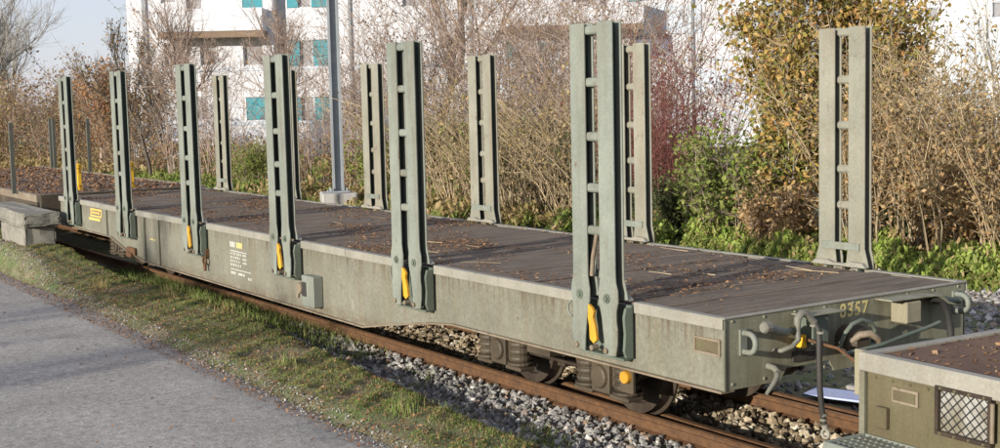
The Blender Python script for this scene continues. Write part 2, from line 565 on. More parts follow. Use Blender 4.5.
def rail_prof(w=.062):
    h = .137
    return [(-.06, 0), (.06, 0), (.06, .012), (.012, .03), (.012, .095), (w / 2, .108), (w / 2, h - .006), (w / 2 - .008, h), (-w / 2 + .008, h), (-w / 2, h - .006), (-w / 2, .108), (-.012, .095), (-.012, .03), (-.06, .012)]


def rail(y, x0, x1, name='rail', dz=0.0, pts=None):
    mb = MB()
    pr = rail_prof()
    xs = np.linspace(x0, x1, 60)
    vs = []; fs = []
    for xx in xs:
        yy = pts(xx) if pts else y
        vs += [(xx, yy + a, b + dz) for a, b in pr]
    n_ = len(pr)
    for i_ in range(len(xs) - 1):
        for j_ in range(n_):
            fs.append((i_ * n_ + j_, (i_ + 1) * n_ + j_, (i_ + 1) * n_ + (j_ + 1) % n_, i_ * n_ + (j_ + 1) % n_))
    fs += [tuple(range(n_)), tuple(range((len(xs) - 1) * n_, len(xs) * n_))[::-1]]
    mb.add([(v[0] - TO.x, v[1] - TO.y, v[2]) for v in vs], fs)
    o = mb.obj(name, MT['rail'], track, (0, 0, 0))
    if not pts: MB().box(x0 - TO.x, x1 - TO.x, y - .022 - TO.y, y + .022 - TO.y, .1365, .1385).obj('rail_head', MT['railhead'], o)
    return o


rail(.745, -60, 14)
rail(1.955, -60, 14)
rail(.0, -3.2, 8, 'guard_rail', -.012, lambda x: .90 + .06 * max(0, -1.2 - x))
rail(.0, -2.6, 8, 'guard_rail', -.004, lambda x: 2.115 + .05 * max(0, -1.2 - x))
slp = MB()
slp.box(-.11, .11, -1.15, 1.15, -.13, -.012)
slm = slp.mesh('sleeper', paint('sleeper wood', (.075, .05, .035, 1), (.14, .10, .07, 1), amount=.6))
for i in range(44):
    mobj('sleeper', slm, track, (8.4 - .62 * i + random.uniform(-.03, .03), random.uniform(-.03, .03), random.uniform(-.004, .004)), bevel=.01)

# ------------------------------------------------------------------ stones
ico = bmesh.new(); bmesh.ops.create_icosphere(ico, subdivisions=1, radius=1)
ICO_V = np.array([v.co[:] for v in ico.verts]); ICO_F = np.array([[v.index for v in f.verts] for f in ico.faces]); ico.free()


def stones(name, P, size, mat, label, seed=1):
    r = np.random.default_rng(seed)
    n = len(P); nv = len(ICO_V)
    V = np.repeat(ICO_V[None], n, 0) * (1 + r.uniform(-.28, .28, (n, nv, 1)))
    V *= r.uniform(.55, 1.15, (n, 1, 3)) * size[:, None, None]
    a = r.uniform(0, 2 * np.pi, n); b = r.uniform(-.7, .7, n)
    ca, sa, cb, sb = np.cos(a), np.sin(a), np.cos(b), np.sin(b)
    Rm = np.zeros((n, 3, 3))
    Rm[:, 0, 0] = ca; Rm[:, 0, 1] = -sa * cb; Rm[:, 0, 2] = sa * sb
    Rm[:, 1, 0] = sa; Rm[:, 1, 1] = ca * cb; Rm[:, 1, 2] = -ca * sb
    Rm[:, 2, 1] = sb; Rm[:, 2, 2] = cb
    V = np.einsum('nij,nvj->nvi', Rm, V) + P[:, None, :]
    F = (ICO_F[None] + (np.arange(n) * nv)[:, None, None]).reshape(-1, 3)
    o = mobj(name, fast_mesh(name, V.reshape(-1, 3), F, mat))
    return tag(o, label, 'gravel', None, 'stuff')


def scatter(n, x0, x1, ya, yb, zoff, s0, s1, seed, clump=0.0):
    r = np.random.default_rng(seed)
    x = r.uniform(x0, x1, n)
    lo = ya(x) if callable(ya) else ya
    hi = yb(x) if callable(yb) else yb
    y = lo + (hi - lo) * r.uniform(0, 1, n)
    if clump:
        keep = fbm(x, y, 2.2) + .5 * fbm(x, y, 6) > clump * r.uniform(-1, 1, n) * 2 - .2
        x, y = x[keep], y[keep]
    s = r.uniform(s0, s1, len(x)) * r.choice([.7, 1, 1, 1.25], len(x))
    z = height(x, y) + zoff + r.uniform(-.01, .012, len(x))
    return np.stack([x, y, z], -1), s


P1, S1 = scatter(8200, -12.5, 3, lambda x: y_gravel(x) - .13, .69, .008, .018, .042, 3)
# thin the stones out towards the far left where grass takes over
keep = np.random.default_rng(5).uniform(0, 1, len(P1)) < np.interp(P1[:, 0], [-12.5, -9, -7], [.1, .45, 1])
stones('ballast_shoulder', P1[keep], S1[keep], MT['stone'], 'grey crushed stone ballast beside the near rail', 3)
P2, S2 = scatter(8200, -12, 3, .80, 1.90, .012, .022, .045, 4)
kp = np.abs(P2[:, 1] - .905) > .05
P2, S2 = P2[kp], S2[kp]
stones('ballast', P2, S2, MT['stone_brown'], 'brown stained ballast between the rails under the wagon', 4)
P3, S3 = scatter(9000, -9, 3, 5.6, 9.6, .0, .02, .055, 6)
P3b, S3b = scatter(3000, -14, 4, 2.2, 6, .0, .02, .05, 7)
P3, S3 = np.concatenate([P3, P3b]), np.concatenate([S3, S3b])
stones('gravel', P3, S3, MT['stone'], 'loose gravel on the ground behind the wagon', 6)

# ------------------------------------------------------------------ the stake wagon
WX0, WX1, W = -15.9, 0.0, 2.5
wagon = empty('flat_wagon', (0, 0, 0), 0, 'long grey green flat railway wagon with twelve upright ladder stakes and number 8357', 'railway wagon')
STAKES = [-1.222, -3.96, -6.70, -9.45, -12.20, -14.96]

# planks
pw = .2
npl = int((WX1 - .04 - WX0) / pw)
pm = []
for v_ in range(3):
    mb = MB(); mb.box(-pw / 2 + .011 + .003 * v_, pw / 2 - .009, .055, W - .055, -.045, 0)
    pm.append(mb.mesh('deck_plank', MT['plank']))
for i in range(npl):
    mobj('deck_plank', pm[i % 3], wagon, (WX0 + .03 + pw * (i + .5), 0, .990 + random.uniform(-.007, .007)), bevel=.006)
MB().box(WX0 + .03, WX1 - .03, .06, W - .06, .90, .935).obj('deck_frame', MT['bogie'], wagon)

# rim along both sides, broken at the stakes
gaps = [(s - .33, s + .33) for s in STAKES]


def spans():
    out = []; x = WX0
    for a, b in sorted(gaps):
        if a - x > .05: out.append((x, a))
        x = b
    out.append((x, WX1))
    return out


for (a, b) in spans():
    n_ = max(1, int(round((b - a) / 1.2)))
    for k_ in range(n_):
        x0 = a + (b - a) * k_ / n_ + .002; x1 = a + (b - a) * (k_ + 1) / n_ - .002
        jz = random.uniform(-.003, .003)
        mb = MB(); mb.prism([(-.012, .925), (.0, .925), (.0, .992), (.055, .992), (.055, 1.003), (-.012, 1.003)], 'x', x0, x1)
        mb.obj('deck_rim', MT['rim'], wagon, (0, random.uniform(-.003, .003), jz), bevel=.004)
        mb = MB(); mb.prism([(W + .012, .925), (W, .925), (W, .992), (W - .055, .992), (W - .055, 1.003), (W + .012, 1.003)][::-1], 'x', x0, x1)
        mb.obj('deck_rim', MT['rim'], wagon, (0, 0, jz), bevel=.004)

# fish-bellied side sills
xb = [(WX0, .535), (-13.1, .535), (-12.4, .40), (-11.7, .318), (-11.2, .300), (-5.0, .272), (-4.4, .376), (-3.8, .47), (-3.35, .520), (-0.004, .523)]


def bottom(x): return float(np.interp(x, [p[0] for p in xb], [p[1] for p in xb]))


for side in (0, 1):
    y0, y1 = (.018, .032) if side == 0 else (W - .032, W - .018)
    # the web in three lengths joined by weld seams
    cuts = [WX0, -11.2, -7.4, WX1 - .004]
    for a, b in zip(cuts[:-1], cuts[1:]):
        pts = [(a, bottom(a))] + [p for p in xb if a < p[0] < b] + [(b, bottom(b))]
        poly = [(x, z) for x, z in pts] + [(b, .93), (a, .93)]
        MB().prism(poly, 'y', y0, y1).obj('side_sill', MT['side'], wagon)
    fy0, fy1 = (-.018, .10) if side == 0 else (W - .10, W + .018)
    mb = MB()
    for (xa, za), (xc, zc) in zip(xb[:-1], xb[1:]):
        mb.add([(xa, fy0, za), (xc, fy0, zc), (xc, fy1, zc), (xa, fy1, za), (xa, fy0, za - .014), (xc, fy0, zc - .014), (xc, fy1, zc - .014), (xa, fy1, za - .014)],
               [(0, 1, 2, 3), (7, 6, 5, 4), (0, 4, 5, 1), (2, 6, 7, 3), (0, 3, 7, 4), (1, 5, 6, 2)])
    mb.obj('bottom_flange', MT['flange'], wagon)
    for xr in ([-11.55, -10.95, -13.3] if side == 0 else [-11.5, -4.3]):
        ya, yb_ = (-.012, .02) if side == 0 else (W - .02, W + .012)
        MB().box(xr - .03, xr + .03, ya, yb_, bottom(xr) + .002, .922).obj('stiffener', MT['sill'], wagon, bevel=.004)
# under-frame that closes the view between the sills
MB().box(WX0 + .3, WX1 - .3, 1.05, 1.45, .52, .9).obj('centre_beam', MT['bogie'], wagon)
for xr in np.arange(-14.9, -.5, 1.375):
    MB().box(xr - .04, xr + .04, .035, W - .035, .66, .90).obj('cross_beam', MT['bogie'], wagon)

# one stake with its parts, outer face towards -y
def stake_meshes():
    upr = MB(); web = MB()
    for sg in (-1, 1):
        # outlines of the outer plate in x,z, mirrored for the left one
        outl = [(.072, 2.972), (.243, 2.972), (.243, 1.22), (.247, 1.14), (.268, 1.08), (.270, 1.00), (.250, .93), (.250, .86), (.262, .80), (.258, .70), (.238, .612), (.115, .605), (.110, .70), (.085, .88), (.055, .98), (.052, 1.06), (.072, 1.16)]
        o_ = [(sg * x, z) for x, z in outl]
        if sg > 0: o_ = o_[::-1]
        upr.prism(o_, 'y', -.102, -.088)
        inl = [(.072, 2.972), (.243, 2.972), (.243, 1.16), (.275, 1.05), (.285, 1.01), (.05, 1.01), (.06, 1.10), (.072, 1.18)]
        o_ = [(sg * x, z) for x, z in inl]
        if sg > 0: o_ = o_[::-1]
        upr.prism(o_, 'y', -.024, -.010)
        wx = sorted((sg * .132, sg * .183))
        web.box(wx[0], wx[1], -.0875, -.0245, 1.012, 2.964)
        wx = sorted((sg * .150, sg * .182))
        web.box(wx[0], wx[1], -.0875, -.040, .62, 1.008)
        wx = sorted((sg * .095, sg * .262))
    rung = MB(); rung.prism([(-.090, -.018), (-.082, -.030), (-.062, -.034), (-.050, -.020), (-.050, .020), (-.062, .034), (-.082, .030), (-.090, .018)], 'x', -.0715, .0715); rung.box(-.13, .13, -.062, -.052, -.02, .02)
    bar = MB(); bar.box(-.20, .20, -.012, .004, -.03, .03)
    bolt = MB(); bolt.lathe((0, 0, 0), [(0, -.020), (.020, -.020), (.020, -.008), (.036, -.008), (.036, .004), (0, .004)], 'y', 10)
    lever = MB()
    lever.prism([(-.005, .955), (.035, .935), (.060, .905), (.048, .86), (.072, .80), (.090, .70), (.050, .672), (.010, .70), (.004, .80), (-.012, .86)][::-1], 'y', -.108, -.082)
    strap = MB(); strap.tube([(-.06, -.07, 1.16), (-.035, -.075, 1.30), (.0, -.07, 1.45), (.02, -.065, 1.52)], .018, 5)
    foot = MB()
    foot.prism([(-.29, 1.006), (.29, 1.006), (.25, 1.045), (.12, 1.05), (.06, 1.032), (-.06, 1.032), (-.12, 1.05), (-.25, 1.045)][::-1], 'y', -.008, .035)
    pin = MB()
    pin.tube([(0, -.118, .640), (0, -.06, .640)], .022, 6)
    return [q.mesh(n_, mt) for q, n_, mt in ((upr, 'stake', MT['stake']), (rung, 'rung', MT['stake']), (bar, 'cross_bar', MT['stake']), (bolt, 'pivot_bolt', MT['stake_dark']),
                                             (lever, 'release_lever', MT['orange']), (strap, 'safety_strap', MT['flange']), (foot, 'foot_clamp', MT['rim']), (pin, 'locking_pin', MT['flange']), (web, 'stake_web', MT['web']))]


SM = stake_meshes()
SM0F = SM[0].copy(); SM0F.materials.clear(); SM0F.materials.append(MT['stake_pale'])
SM1F = SM[1].copy(); SM1F.materials.clear(); SM1F.materials.append(MT['stake_pale'])
brk = MB()
brk.box(-.235, .30, -.006, .030, .61, .975)            # back plate of the pocket
brk.prism([(-.008, .60), (-.070, .61), (-.088, .66), (-.078, .78), (-.088, .90), (-.070, .965), (-.008, .965)], 'x', .30, .325)
brk.box(-.20, .299, -.080, -.008, .585, .602)
BRK = brk.mesh('stake_pocket', MT['stake_dark'])
lash = MB()
lash.tube([(0 + .045 * math.cos(a), -.055 + .0, .045 * math.sin(a) * 1.25) for a in np.linspace(.5 * math.pi, 1.5 * math.pi, 9)], .008, 6)
lash.tube([(0, -.055, .056), (0, .02, .056)], .008, 6)
lash.tube([(0, -.055, -.056), (0, .02, -.056)], .008, 6)
LASH = lash.mesh('lashing_loop', MT['stake'])
for side in (0, 1):
    for i, sx in enumerate(STAKES):
        rz = 0 if side == 0 else math.pi
        yy = 0 if side == 0 else W
        lean = random.uniform(-.003, .003)
        st = mobj('stake', SM[0] if side == 0 else SM0F, wagon, (sx, yy, 0), rz, bevel=.003)
        st.rotation_euler = (random.uniform(-.003, .003), random.uniform(-.005, .005), rz)
        for zr in (2.925, 2.55, 2.17, 1.80, 1.50):
            mobj('rung', SM[1] if side == 0 else SM1F, st, (0, 0, zr + random.uniform(-.01, .01)))
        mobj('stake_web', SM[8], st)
        mobj('cross_bar', SM[2], st, (0, 0, 1.172))
        mobj('foot_clamp', SM[6], st, (0, 0, 0), bevel=.004)
        for bx in (-.165, .15):
            mobj('pivot_bolt', SM[3], st, (bx, -.102, 1.018))
        if side == 0:
            if i < 4: mobj('release_lever', SM[4], st, (-.06, 0, 0), bevel=.003)
            for px_ in (-.20, -.02, .14): mobj('locking_pin', SM[7], st, (px_, 0, 0))
            if i == 0: mobj('safety_strap', SM[5], st, (0, 0, 0))
        mobj('stake_pocket', BRK, wagon, (sx, yy, 0), rz, bevel=.003)
        if side == 0: mobj('lashing_loop', LASH, wagon, (sx - .33, .0, .885))

# fittings on the near side sill
mb = MB()
mb.box(-.14, .14, -.095, .016, -.17, .155); o = mb.obj('brake_changeover_box', MT['stake'], wagon, (-6.06, 0, .51), bevel=.008)
mb = MB(); mb.box(-.05, .05, -.10, -.096, -.075, .075); mb.obj('box_slot', MT['black'], o, (-.075, 0, .01))
mb = MB(); mb.lathe((0, 0, 0), [(0, -.06), (.055, -.06), (.06, -.045), (.06, -.02), (.03, -.02), (.03, .02)], 'y', 12); mb.tube([(0, -.05, 0), (-.02, -.06, -.10)], .018, 6)
mb.obj('changeover_handle', MT['flange'], wagon, (-6.36, 0, .50))
mb = MB(); mb.tube([(.05 * math.cos(a), -.03, .05 * math.sin(a)) for a in np.linspace(0, 2 * math.pi, 13)[:-1]], .015, 6, True); mb.box(-.05, .05, -.03, .016, .05, .15); mb.tube([(0, -.03, -.05), (.02, -.035, -.12)], .02, 6)
mb.obj('rusty_pulling_ring', MT['rail'], wagon, (-9.16, 0, .53))
mb = MB(); mb.box(-.20, .16, -.03, .01, -.05, .05); mb.box(-.1, .1, -.07, -.0, -.09, -.02)
mb.obj('rusty_bracket', MT['rail'], wagon, (-12.1, 0, .40), bevel=.01)

# number plates frame
pl = MB()
pl.box(-.125, .125, .004, .016, -.055, -.04); pl.box(-.125, .125, .004, .016, .04, .055); pl.box(-.125, -.11, .004, .016, -.039, .039); pl.box(.11, .125, .004, .016, -.039, .039)
o = pl.obj('label_holder', MT['flange'], wagon, (-.165, 0, .80))
pl = MB(); pl.box(-.108, .108, .010, .016, -.038, .038); pl.obj('label_card', MT['olive'], o, (0, 0, 0))

# illegible stencils kept as rows of worn marks
def marks(rows, name, mat, loc, y=.015):
    mb = MB()
    for (z0, z1, xs) in rows:
        for (a, b) in xs:
            mb.add([(a, 0, z0), (b, 0, z0), (b, 0, z1), (a, 0, z1)], [(0, 1, 2, 3)])
    o = mb.obj(name, mat, wagon, (loc[0], y, loc[2]))
    return o


rnd = random.Random(3)
rows = [(.325, .39, [(.0 + k * .042, .034 + k * .042) for k in range(4)])]
rows += [(.275, .285, [(0, .50)])]
for zz in (.235, .19, .145, .10):
    xs = []; x = .0
    while x < .30:
        w_ = rnd.uniform(.018, .035); xs.append((x, x + w_)); x += w_ + rnd.uniform(.012, .04)
    if zz > .13: xs += [(.38 + .03 * k, .40 + .03 * k) for k in range(4)]
    rows.append((zz, zz + .026, xs))
rows += [(.055, .065, [(0, .62)]), (.0, .03, [(0, .04), (.05, .10), (.11, .15), (.23, .28), (.29, .35), (.37, .42)]), (-.03, .0, [(.52, .56), (.58, .62)])]
marks(rows, 'stencil_block', MT['print_white'], (-8.42, 0, .445))
marks([(.325, .39, [(.20 + k * .045, .238 + k * .045) for k in range(4)])], 'stencil_heading', MT['print_yellow'], (-8.42, 0, .445))
marks([(.13, .155, [(.05, .62)]), (.03, .05, [(.03, .60)]), (.05, .13, [(.05, .09), (.585, .62)]), (.075, .11, [(.13, .2), (.23, .3), (.33, .39), (.42, .5)]), (-.03, .008, [(-.05, .52)])],
      'orange_stencil', MT['print_orange'], (-14.2, 0, .745))
marks([(0, .02, [(0, .05), (.06, .10), (.11, .16), (.2, .24)])], 'yellow_stencil', MT['print_yellow'], (-11.35, 0, .62), .014)

# near end: sill plate and everything hung on it
eb = [(0.02, .523), (.52, .523), (.58, .60), (1.0, .60), (1.05, .52), (1.5, .52), (1.55, .6), (W - .3, .6), (W - .02, .6), (W - .02, .998), (.02, .998)]
MB().prism(eb, 'x', -.022, -.004).obj('end_sill', MT['end'], wagon)
MB().box(-.03, .006, .0, W, .994, 1.008).obj('end_rim', MT['rim'], wagon, bevel=.003)
MB().box(-.012, .004, .006, .020, .523, .99).obj('corner_strip', MT['sill'], wagon)
MB().box(WX0 - .004, WX0 + .018, .02, W - .02, .53, .99).obj('end_sill', MT['end'], wagon)


def loop_obj(y, z, flip=1):
    mb = MB()
    pts = [(.0, y, z + .062), (.055, y, z + .062)] + [(.06 + .058 * math.sin(a), y, z + .062 * math.cos(a)) for a in np.linspace(.15, math.pi - .15, 9)] + [(.055, y, z - .062), (0, y, z - .062)]
    mb.tube(pts, .020, 8)
    mb.box(-.004, .012, y - .03, y + .03, z - .085, z + .085)
    return mb.obj('lashing_ring', MT['stake'], wagon)


loop_obj(.17, .83)
loop_obj(2.36, .86)
mb = MB(); mb.tube([(0, .61, .851), (.08, .50, .865), (.12, .36, .90), (.15, .26, .935)], [.026, .026, .028, .034], 8)
o = mb.obj('brake_pipe_stub', MT['stake'], wagon)
mb = MB(); mb.lathe((0, 0, 0), [(0, -.03), (.03, -.03), (.040, -.015), (.040, .03), (0, .03)], 'y', 10); mb.obj('pipe_cap', MT['fitting'], o, (.155, .225, .942))
mb = MB()
mb.tube([(.02, .44, .745), (.10, .42, .755), (.12, .50, .775), (.12, .562, .815), (.12, .552, .90), (.12, .552, .955), (.125, .585, .99), (.13, .63, .98), (.135, .665, .945), (.14, .69, .92)],
        [.015, .017, .018, .019, .022, .027, .026, .024, .024, .026], 10)
o = mb.obj('gooseneck_pipe', MT['fitting'], wagon)
mb = MB(); mb.tube([(.14, .688, .925), (.18, .69, .87), (.2, .672, .78), (.2, .672, .676), (.2, .681, .472), (.2, .70, .333), (.2, .725, .225)], .020, 10)
o2 = mb.obj('brake_hose', MT['black'], wagon)
mb = MB(); mb.tube([(.0 + .03 * math.cos(a), 0, .03 * math.sin(a)) for a in np.linspace(0, 2 * math.pi, 13)[:-1]], .011, 6, True); mb.tube([(0, -.012, .07), (0, 0, .034)], .022, 8)
mb.obj('hose_coupling', MT['rim'], o2, (.2, .735, .165))
for zc in (.90, .86, .30, .265):
    mb = MB(); mb.lathe((.2 - .06 * (zc > .88), .685 + .03 * (zc < .4), zc), [(.018, -.008), (.026, -.008), (.026, .008), (.018, .008)], 'z', 10); mb.obj('hose_clamp', MT['fitting'], wagon)
for k in range(7):
    yy = 1.42 + .02 * k; mb = MB()
    pts = [(.12 + .012 * math.cos(a) * (k % 2), yy + .012 * math.cos(a) * (1 - k % 2), .60 - .045 * k + .028 * math.sin(a)) for a in np.linspace(0, 2 * math.pi, 9)[:-1]]
    mb.tube(pts, .006, 5, True); mb.obj('chain_link', MT['flange'], wagon)
for k in range(9):
    for zc in (.56, .975):
        yy = .08 + .29 * k
        mb = MB(); mb.lathe((-.004, yy, zc), [(.012, 0), (.010, .006), (0, .008)], 'x', 6); mb.obj('rivet', MT['end'], wagon)
MB().box(.0, .15, .62, .99, .960, .972).obj('hose_shelf', MT['end'], wagon, bevel=.003)
MB().box(.0, .12, .70, .855, .76, .957).obj('junction_box', MT['stake_dark'], wagon, bevel=.006)
MB().box(.02, .09, .64, .675, .74, .83).obj('yellow_handle', MT['yellow'], wagon, bevel=.005)
mb = MB(); mb.box(-.0, .012, .63, .86, .635, .705); mb.obj('coupler_pocket', MT['black'], wagon)
mb = MB(); mb.tube([(0, .40, .64), (.06, .40, .635), (.10, .39, .615)], .022, 8); mb.tube([(.06, .42, .625), (.11, .37, .585), (.12, .33, .55), (.13, .255, .495)], [.02, .02, .018, .013], 6)
mb.obj('cock_handle', MT['fitting'], wagon)
cp = MB()
cp.lathe((0, 1.15, .73), [(.0, .16), (.06, .16), (.075, .13), (.112, .12), (.118, .06), (.10, .05), (.10, -.02), (.0, -.02)], 'x', 20)
o = cp.obj('centre_buffer', MT['bogie'], wagon)
mb = MB(); mb.tube([(.12, 1.08, .74), (.18, 1.10, .79), (.22, 1.15, .80), (.25, 1.20, .76), (.24, 1.23, .71)], [.022, .026, .026, .022, .015], 8); mb.obj('coupling_hook', MT['flange'], o)
mb = MB(); mb.tube([(.1, .98, .70), (.13, 1.0, .80), (.14, 1.06, .86), (.14, 1.15, .88), (.14, 1.25, .86), (.13, 1.31, .80), (.1, 1.33, .70)], .016, 8); mb.obj('coupler_hoop', MT['stake_dark'], wagon)
MB().box(.15, .9, 1.09, 1.26, .60, .665).obj('coupler_bar', MT['bogie'], wagon, bevel=.015)
mb = MB(); mb.tube([(.3, .80, .715), (.3, 1.16, .728), (.3, 1.42, .763), (.3, 1.63, .788), (.29, 1.80, .81)], .015, 6); mb.obj('uncoupling_rod', MT['stake_dark'], wagon)
mb = MB(); mb.tube([(.1, .66, .80), (.3, .74, .76), (.5, .76, .66), (.75, .82, .60)], .012, 6); mb.obj('coupling_chain', MT['rail'], wagon)
mb = MB(); mb.prism([(1.46, .985), (1.95, .975), (2.02, .965), (2.10, .91), (2.18, .885), (2.18, .872), (2.09, .895), (2.0, .95), (1.95, .962), (1.46, .972)], 'x', 0, .15); mb.obj('shelf_bracket', MT['end'], wagon, bevel=.003)
MB().box(.0, .145, 1.63, 1.79, .795, .95).obj('lamp_box', MT['cream'], wagon, bevel=.008)
mb = MB(); mb.tube([(.10, 1.95, .945), (.12, 2.04, .93), (.125, 2.11, .83), (.125, 2.147, .69), (.13, 2.15, .55)], .026, 8); mb.obj('brake_hose', MT['black'], wagon)
mb = MB(); mb.tube([(.03, 2.08, .90), (.07, 2.20, .90), (.07, 2.32, .885)], .024, 8); mb.obj('brake_pipe_stub', MT['stake_dark'], wagon)

# painted number
cu = bpy.data.curves.new('number', 'FONT')
cu.body = '8357'; cu.size = .135; cu.space_character = 1.12; cu.extrude = .0; cu.offset = .003
tmp = bpy.data.objects.new('number_tmp', cu); COL.objects.link(tmp)
dg = bpy.context.evaluated_depsgraph_get(); dg.update()
nm = bpy.data.meshes.new_from_object(tmp.evaluated_get(dg))
bpy.data.objects.remove(tmp)
nm.materials.clear(); nm.materials.append(MT['print_yellow'])
no = mobj('painted_number', nm, wagon, (-.0015, 1.10, .885))
no.rotation_euler = (R(90), 0, R(90))

# bogies
def bogie(bx, details):
    cy = 1.35
    fr = MB()
    for y_ in (.42, 2.22):
        fr.prism([(-1.15, .34), (-.95, .22), (-.85, .20), (-.52, .20), (-.42, .39), (.42, .39), (.52, .20), (.85, .20), (.95, .22), (1.15, .34), (1.15, .44), (-1.15, .44)], 'y', y_, y_ + .05)
    fr.box(-.16, .16, .3, 2.4, .34, .5)
    fr.box(-1.12, -1.04, .42, 2.25, .30, .40); fr.box(1.04, 1.12, .42, 2.25, .30, .40)
    b = fr.obj('bogie', MT['bogie'], wagon, (bx, 0, 0), bevel=.006)
    ax = MB(); ax.lathe((0, 0, 0), [(0, -.75), (.06, -.75), (.06, .75), (0, .75)], 'y', 10)
    axm = ax.mesh('axle', MT['bogie'])
    wl = MB(); wl.lathe((0, 0, 0), [(.06, .0), (.06, -.05), (.12, -.05), (.13, -.02), (.26, -.015), (.27, -.05), (.345, -.05), (.352, .045), (.380, .052), (.380, .075), (.27, .075), (.25, .03), (.12, .03), (.06, .05)], 'y', 40)
    wlm = wl.mesh('wheel', MT['wheel'])
    ab = MB()
    ab.box(-.11, .11, -.12, .06, -.13, .14); ab.lathe((0, -.12, 0), [(0, -.03), (.085, -.03), (.095, -.01), (.095, .0)], 'y', 16)
    for sx in (-1, 1):
        ab.box(*sorted((sx * .11, sx * .34)), -.12, .04, -.155, -.12)
    abm = ab.mesh('axlebox', MT['bogie'])
    sp = MB()
    prof = [(0, 0), (.105, 0), (.115, .012), (.115, .03)]
    for k in range(3):
        z = .035 + k * .062
        prof += [(.088, z), (.100, z + .012), (.104, z + .028), (.100, z + .044), (.088, z + .056)]
    prof += [(.115, .225), (.118, .26), (.1, .27), (0, .27)]
    sp.lathe((0, 0, 0), prof, 'z', 18)
    spm = sp.mesh('spring', MT['bogie'])
    for wx in (-.72, .72):
        mobj('axle', axm, b, (wx, cy, .272))
        for y_, s in ((.79, 1), (1.91, -1)):
            w_ = mobj('wheel', wlm, b, (wx + .0, y_, .272), 0 if s > 0 else math.pi)
        for y_, s in ((.50, 1), (2.20, -1)):
            mobj('axlebox', abm, b, (wx, y_, .27), 0 if s > 0 else math.pi, bevel=.008)
            for sx in (-.235, .235):
                mobj('spring', spm, b, (wx + sx, y_ - .04 * s, .155))
    if details:
        mb = MB(); mb.lathe((0, 0, 0), [(0, -.02), (.045, -.02), (.05, -.008), (.05, .02), (0, .02)], 'y', 14)
        mb.obj('yellow_cap', MT['orange'], b, (1.10, .325, .335))
        mb = MB(); mb.box(-.06, .09, -.0, .02, -.13, .13); mb.obj('cap_plate', MT['bogie'], b, (1.08, .345, .34))
        mb = MB(); mb.tube([(-1.1, .52, .25), (-.3, .5, .27), (.3, .5, .27)], .016, 6); mb.obj('brake_filler_rod', MT['wheel'], b)
        mb = MB(); mb.lathe((1.65, 1.2, .42), [(0, -.3), (.12, -.3), (.13, -.27), (.13, .27), (.12, .3), (0, .3)], 'y', 16); mb.obj('shade_filler', MT['black'], b)  # made-up dark cylinder, added to darken the space under the wagon end
        for yy in (.60, 1.0): mb = MB(); mb.tube([(1.0, yy, .34), (1.5, yy + .1, .40), (2.1, yy + .15, .46)], .018, 6); mb.obj('brake_filler_rod', MT['wheel'], b)  # dark rods added with it to fill the same shaded space
        for wx in (-.26, .30):
            mb = MB(); mb.box(-.05, .05, -.06, .08, -.14, .14); mb.obj('brake_block', MT['wheel'], b, (wx, .78, .28), bevel=.01)
    return b


bogie(-2.5, True)
bogie(-13.4, True)

# leaf litter on the deck
def flakes(name, P, s0, s1, mat, seed, tilt=.35, asp=(.4, .8)):
    r = np.random.default_rng(seed)
    n = len(P)
    a = r.uniform(0, 2 * np.pi, n); L = r.uniform(s0, s1, n); Wd = L * r.uniform(asp[0], asp[1], n)
    u = np.stack([np.cos(a), np.sin(a), r.normal(0, tilt, n)], -1); v = np.stack([-np.sin(a), np.cos(a), r.normal(0, tilt, n)], -1)
    c = P
    V = np.stack([c - u * L[:, None] / 2, c - v * Wd[:, None] / 2, c + u * L[:, None] / 2, c + v * Wd[:, None] / 2], 1)
    V[:, (1, 3), 2] += (L * r.uniform(-.12, .2, n))[:, None]
    F = np.arange(n * 4).reshape(n, 4)
    return fast_mesh(name, V.reshape(-1, 3), F, mat)


r = np.random.default_rng(21)
n = 60000
x = r.uniform(WX0 + .1, -.1, n); y = r.uniform(.08, W - .1, n)
dens = np.clip(.5 + .9 * fbm(x * .6, y * 1.6, 1.7) + .5 * fbm(x, y, 4.3), 0, 1.3) * np.interp(x, [-16, -8, -4, -1.2, -.6], [1, .9, .75, .6, .06])
dens += .9 * np.exp(-((x + 4.9 - .1 * y) / .5) ** 2) * (y < 1.3) + .9 * np.exp(-((x + 1.2) / .22) ** 2 - ((y - 1.2) / .8) ** 2)
for sx_ in STAKES: dens = dens + .8 * np.exp(-((x - sx_) / .3) ** 2 - (np.minimum(y, W - y) / .25) ** 2)
kp = r.uniform(0, 1.5, n) < dens ** 1.7
P = np.stack([x, y, np.full(n, 1.0) + r.uniform(0, .014, n)], -1)[kp]
tag(mobj('leaf_litter', flakes('leaf_litter', P, .008, .042, MT['litter'], 5, .18)), 'brown dead leaves scattered over the deck of the stake wagon', 'leaf litter', None, 'stuff')
# twigs among the leaves
def segs_mesh(name, S, mat, n=3):
    S = np.asarray(S, float)
    A, B, ra, rb = S[:, :3], S[:, 3:6], S[:, 6], S[:, 7]
    t = B - A; t /= np.linalg.norm(t, axis=1)[:, None] + 1e-9
    ref = np.where(np.abs(t[:, 2:3]) > .9, [[1., 0, 0]], [[0, 0, 1.]])
    u = np.cross(t, ref); u /= np.linalg.norm(u, axis=1)[:, None]
    w = np.cross(t, u)
    V = []
    for P_, r_ in ((A, ra), (B, rb)):
        for k in range(n):
            a = 2 * np.pi * k / n
            V.append(P_ + (u * math.cos(a) + w * math.sin(a)) * r_[:, None])
    V = np.stack(V, 1)
    N_ = len(S)
    base = (np.arange(N_) * 2 * n)[:, None]
    F = np.concatenate([base + np.array([[k, (k + 1) % n, n + (k + 1) % n, n + k]]) for k in range(n)], 0)
    return fast_mesh(name, V.reshape(-1, 3), F, mat, True)


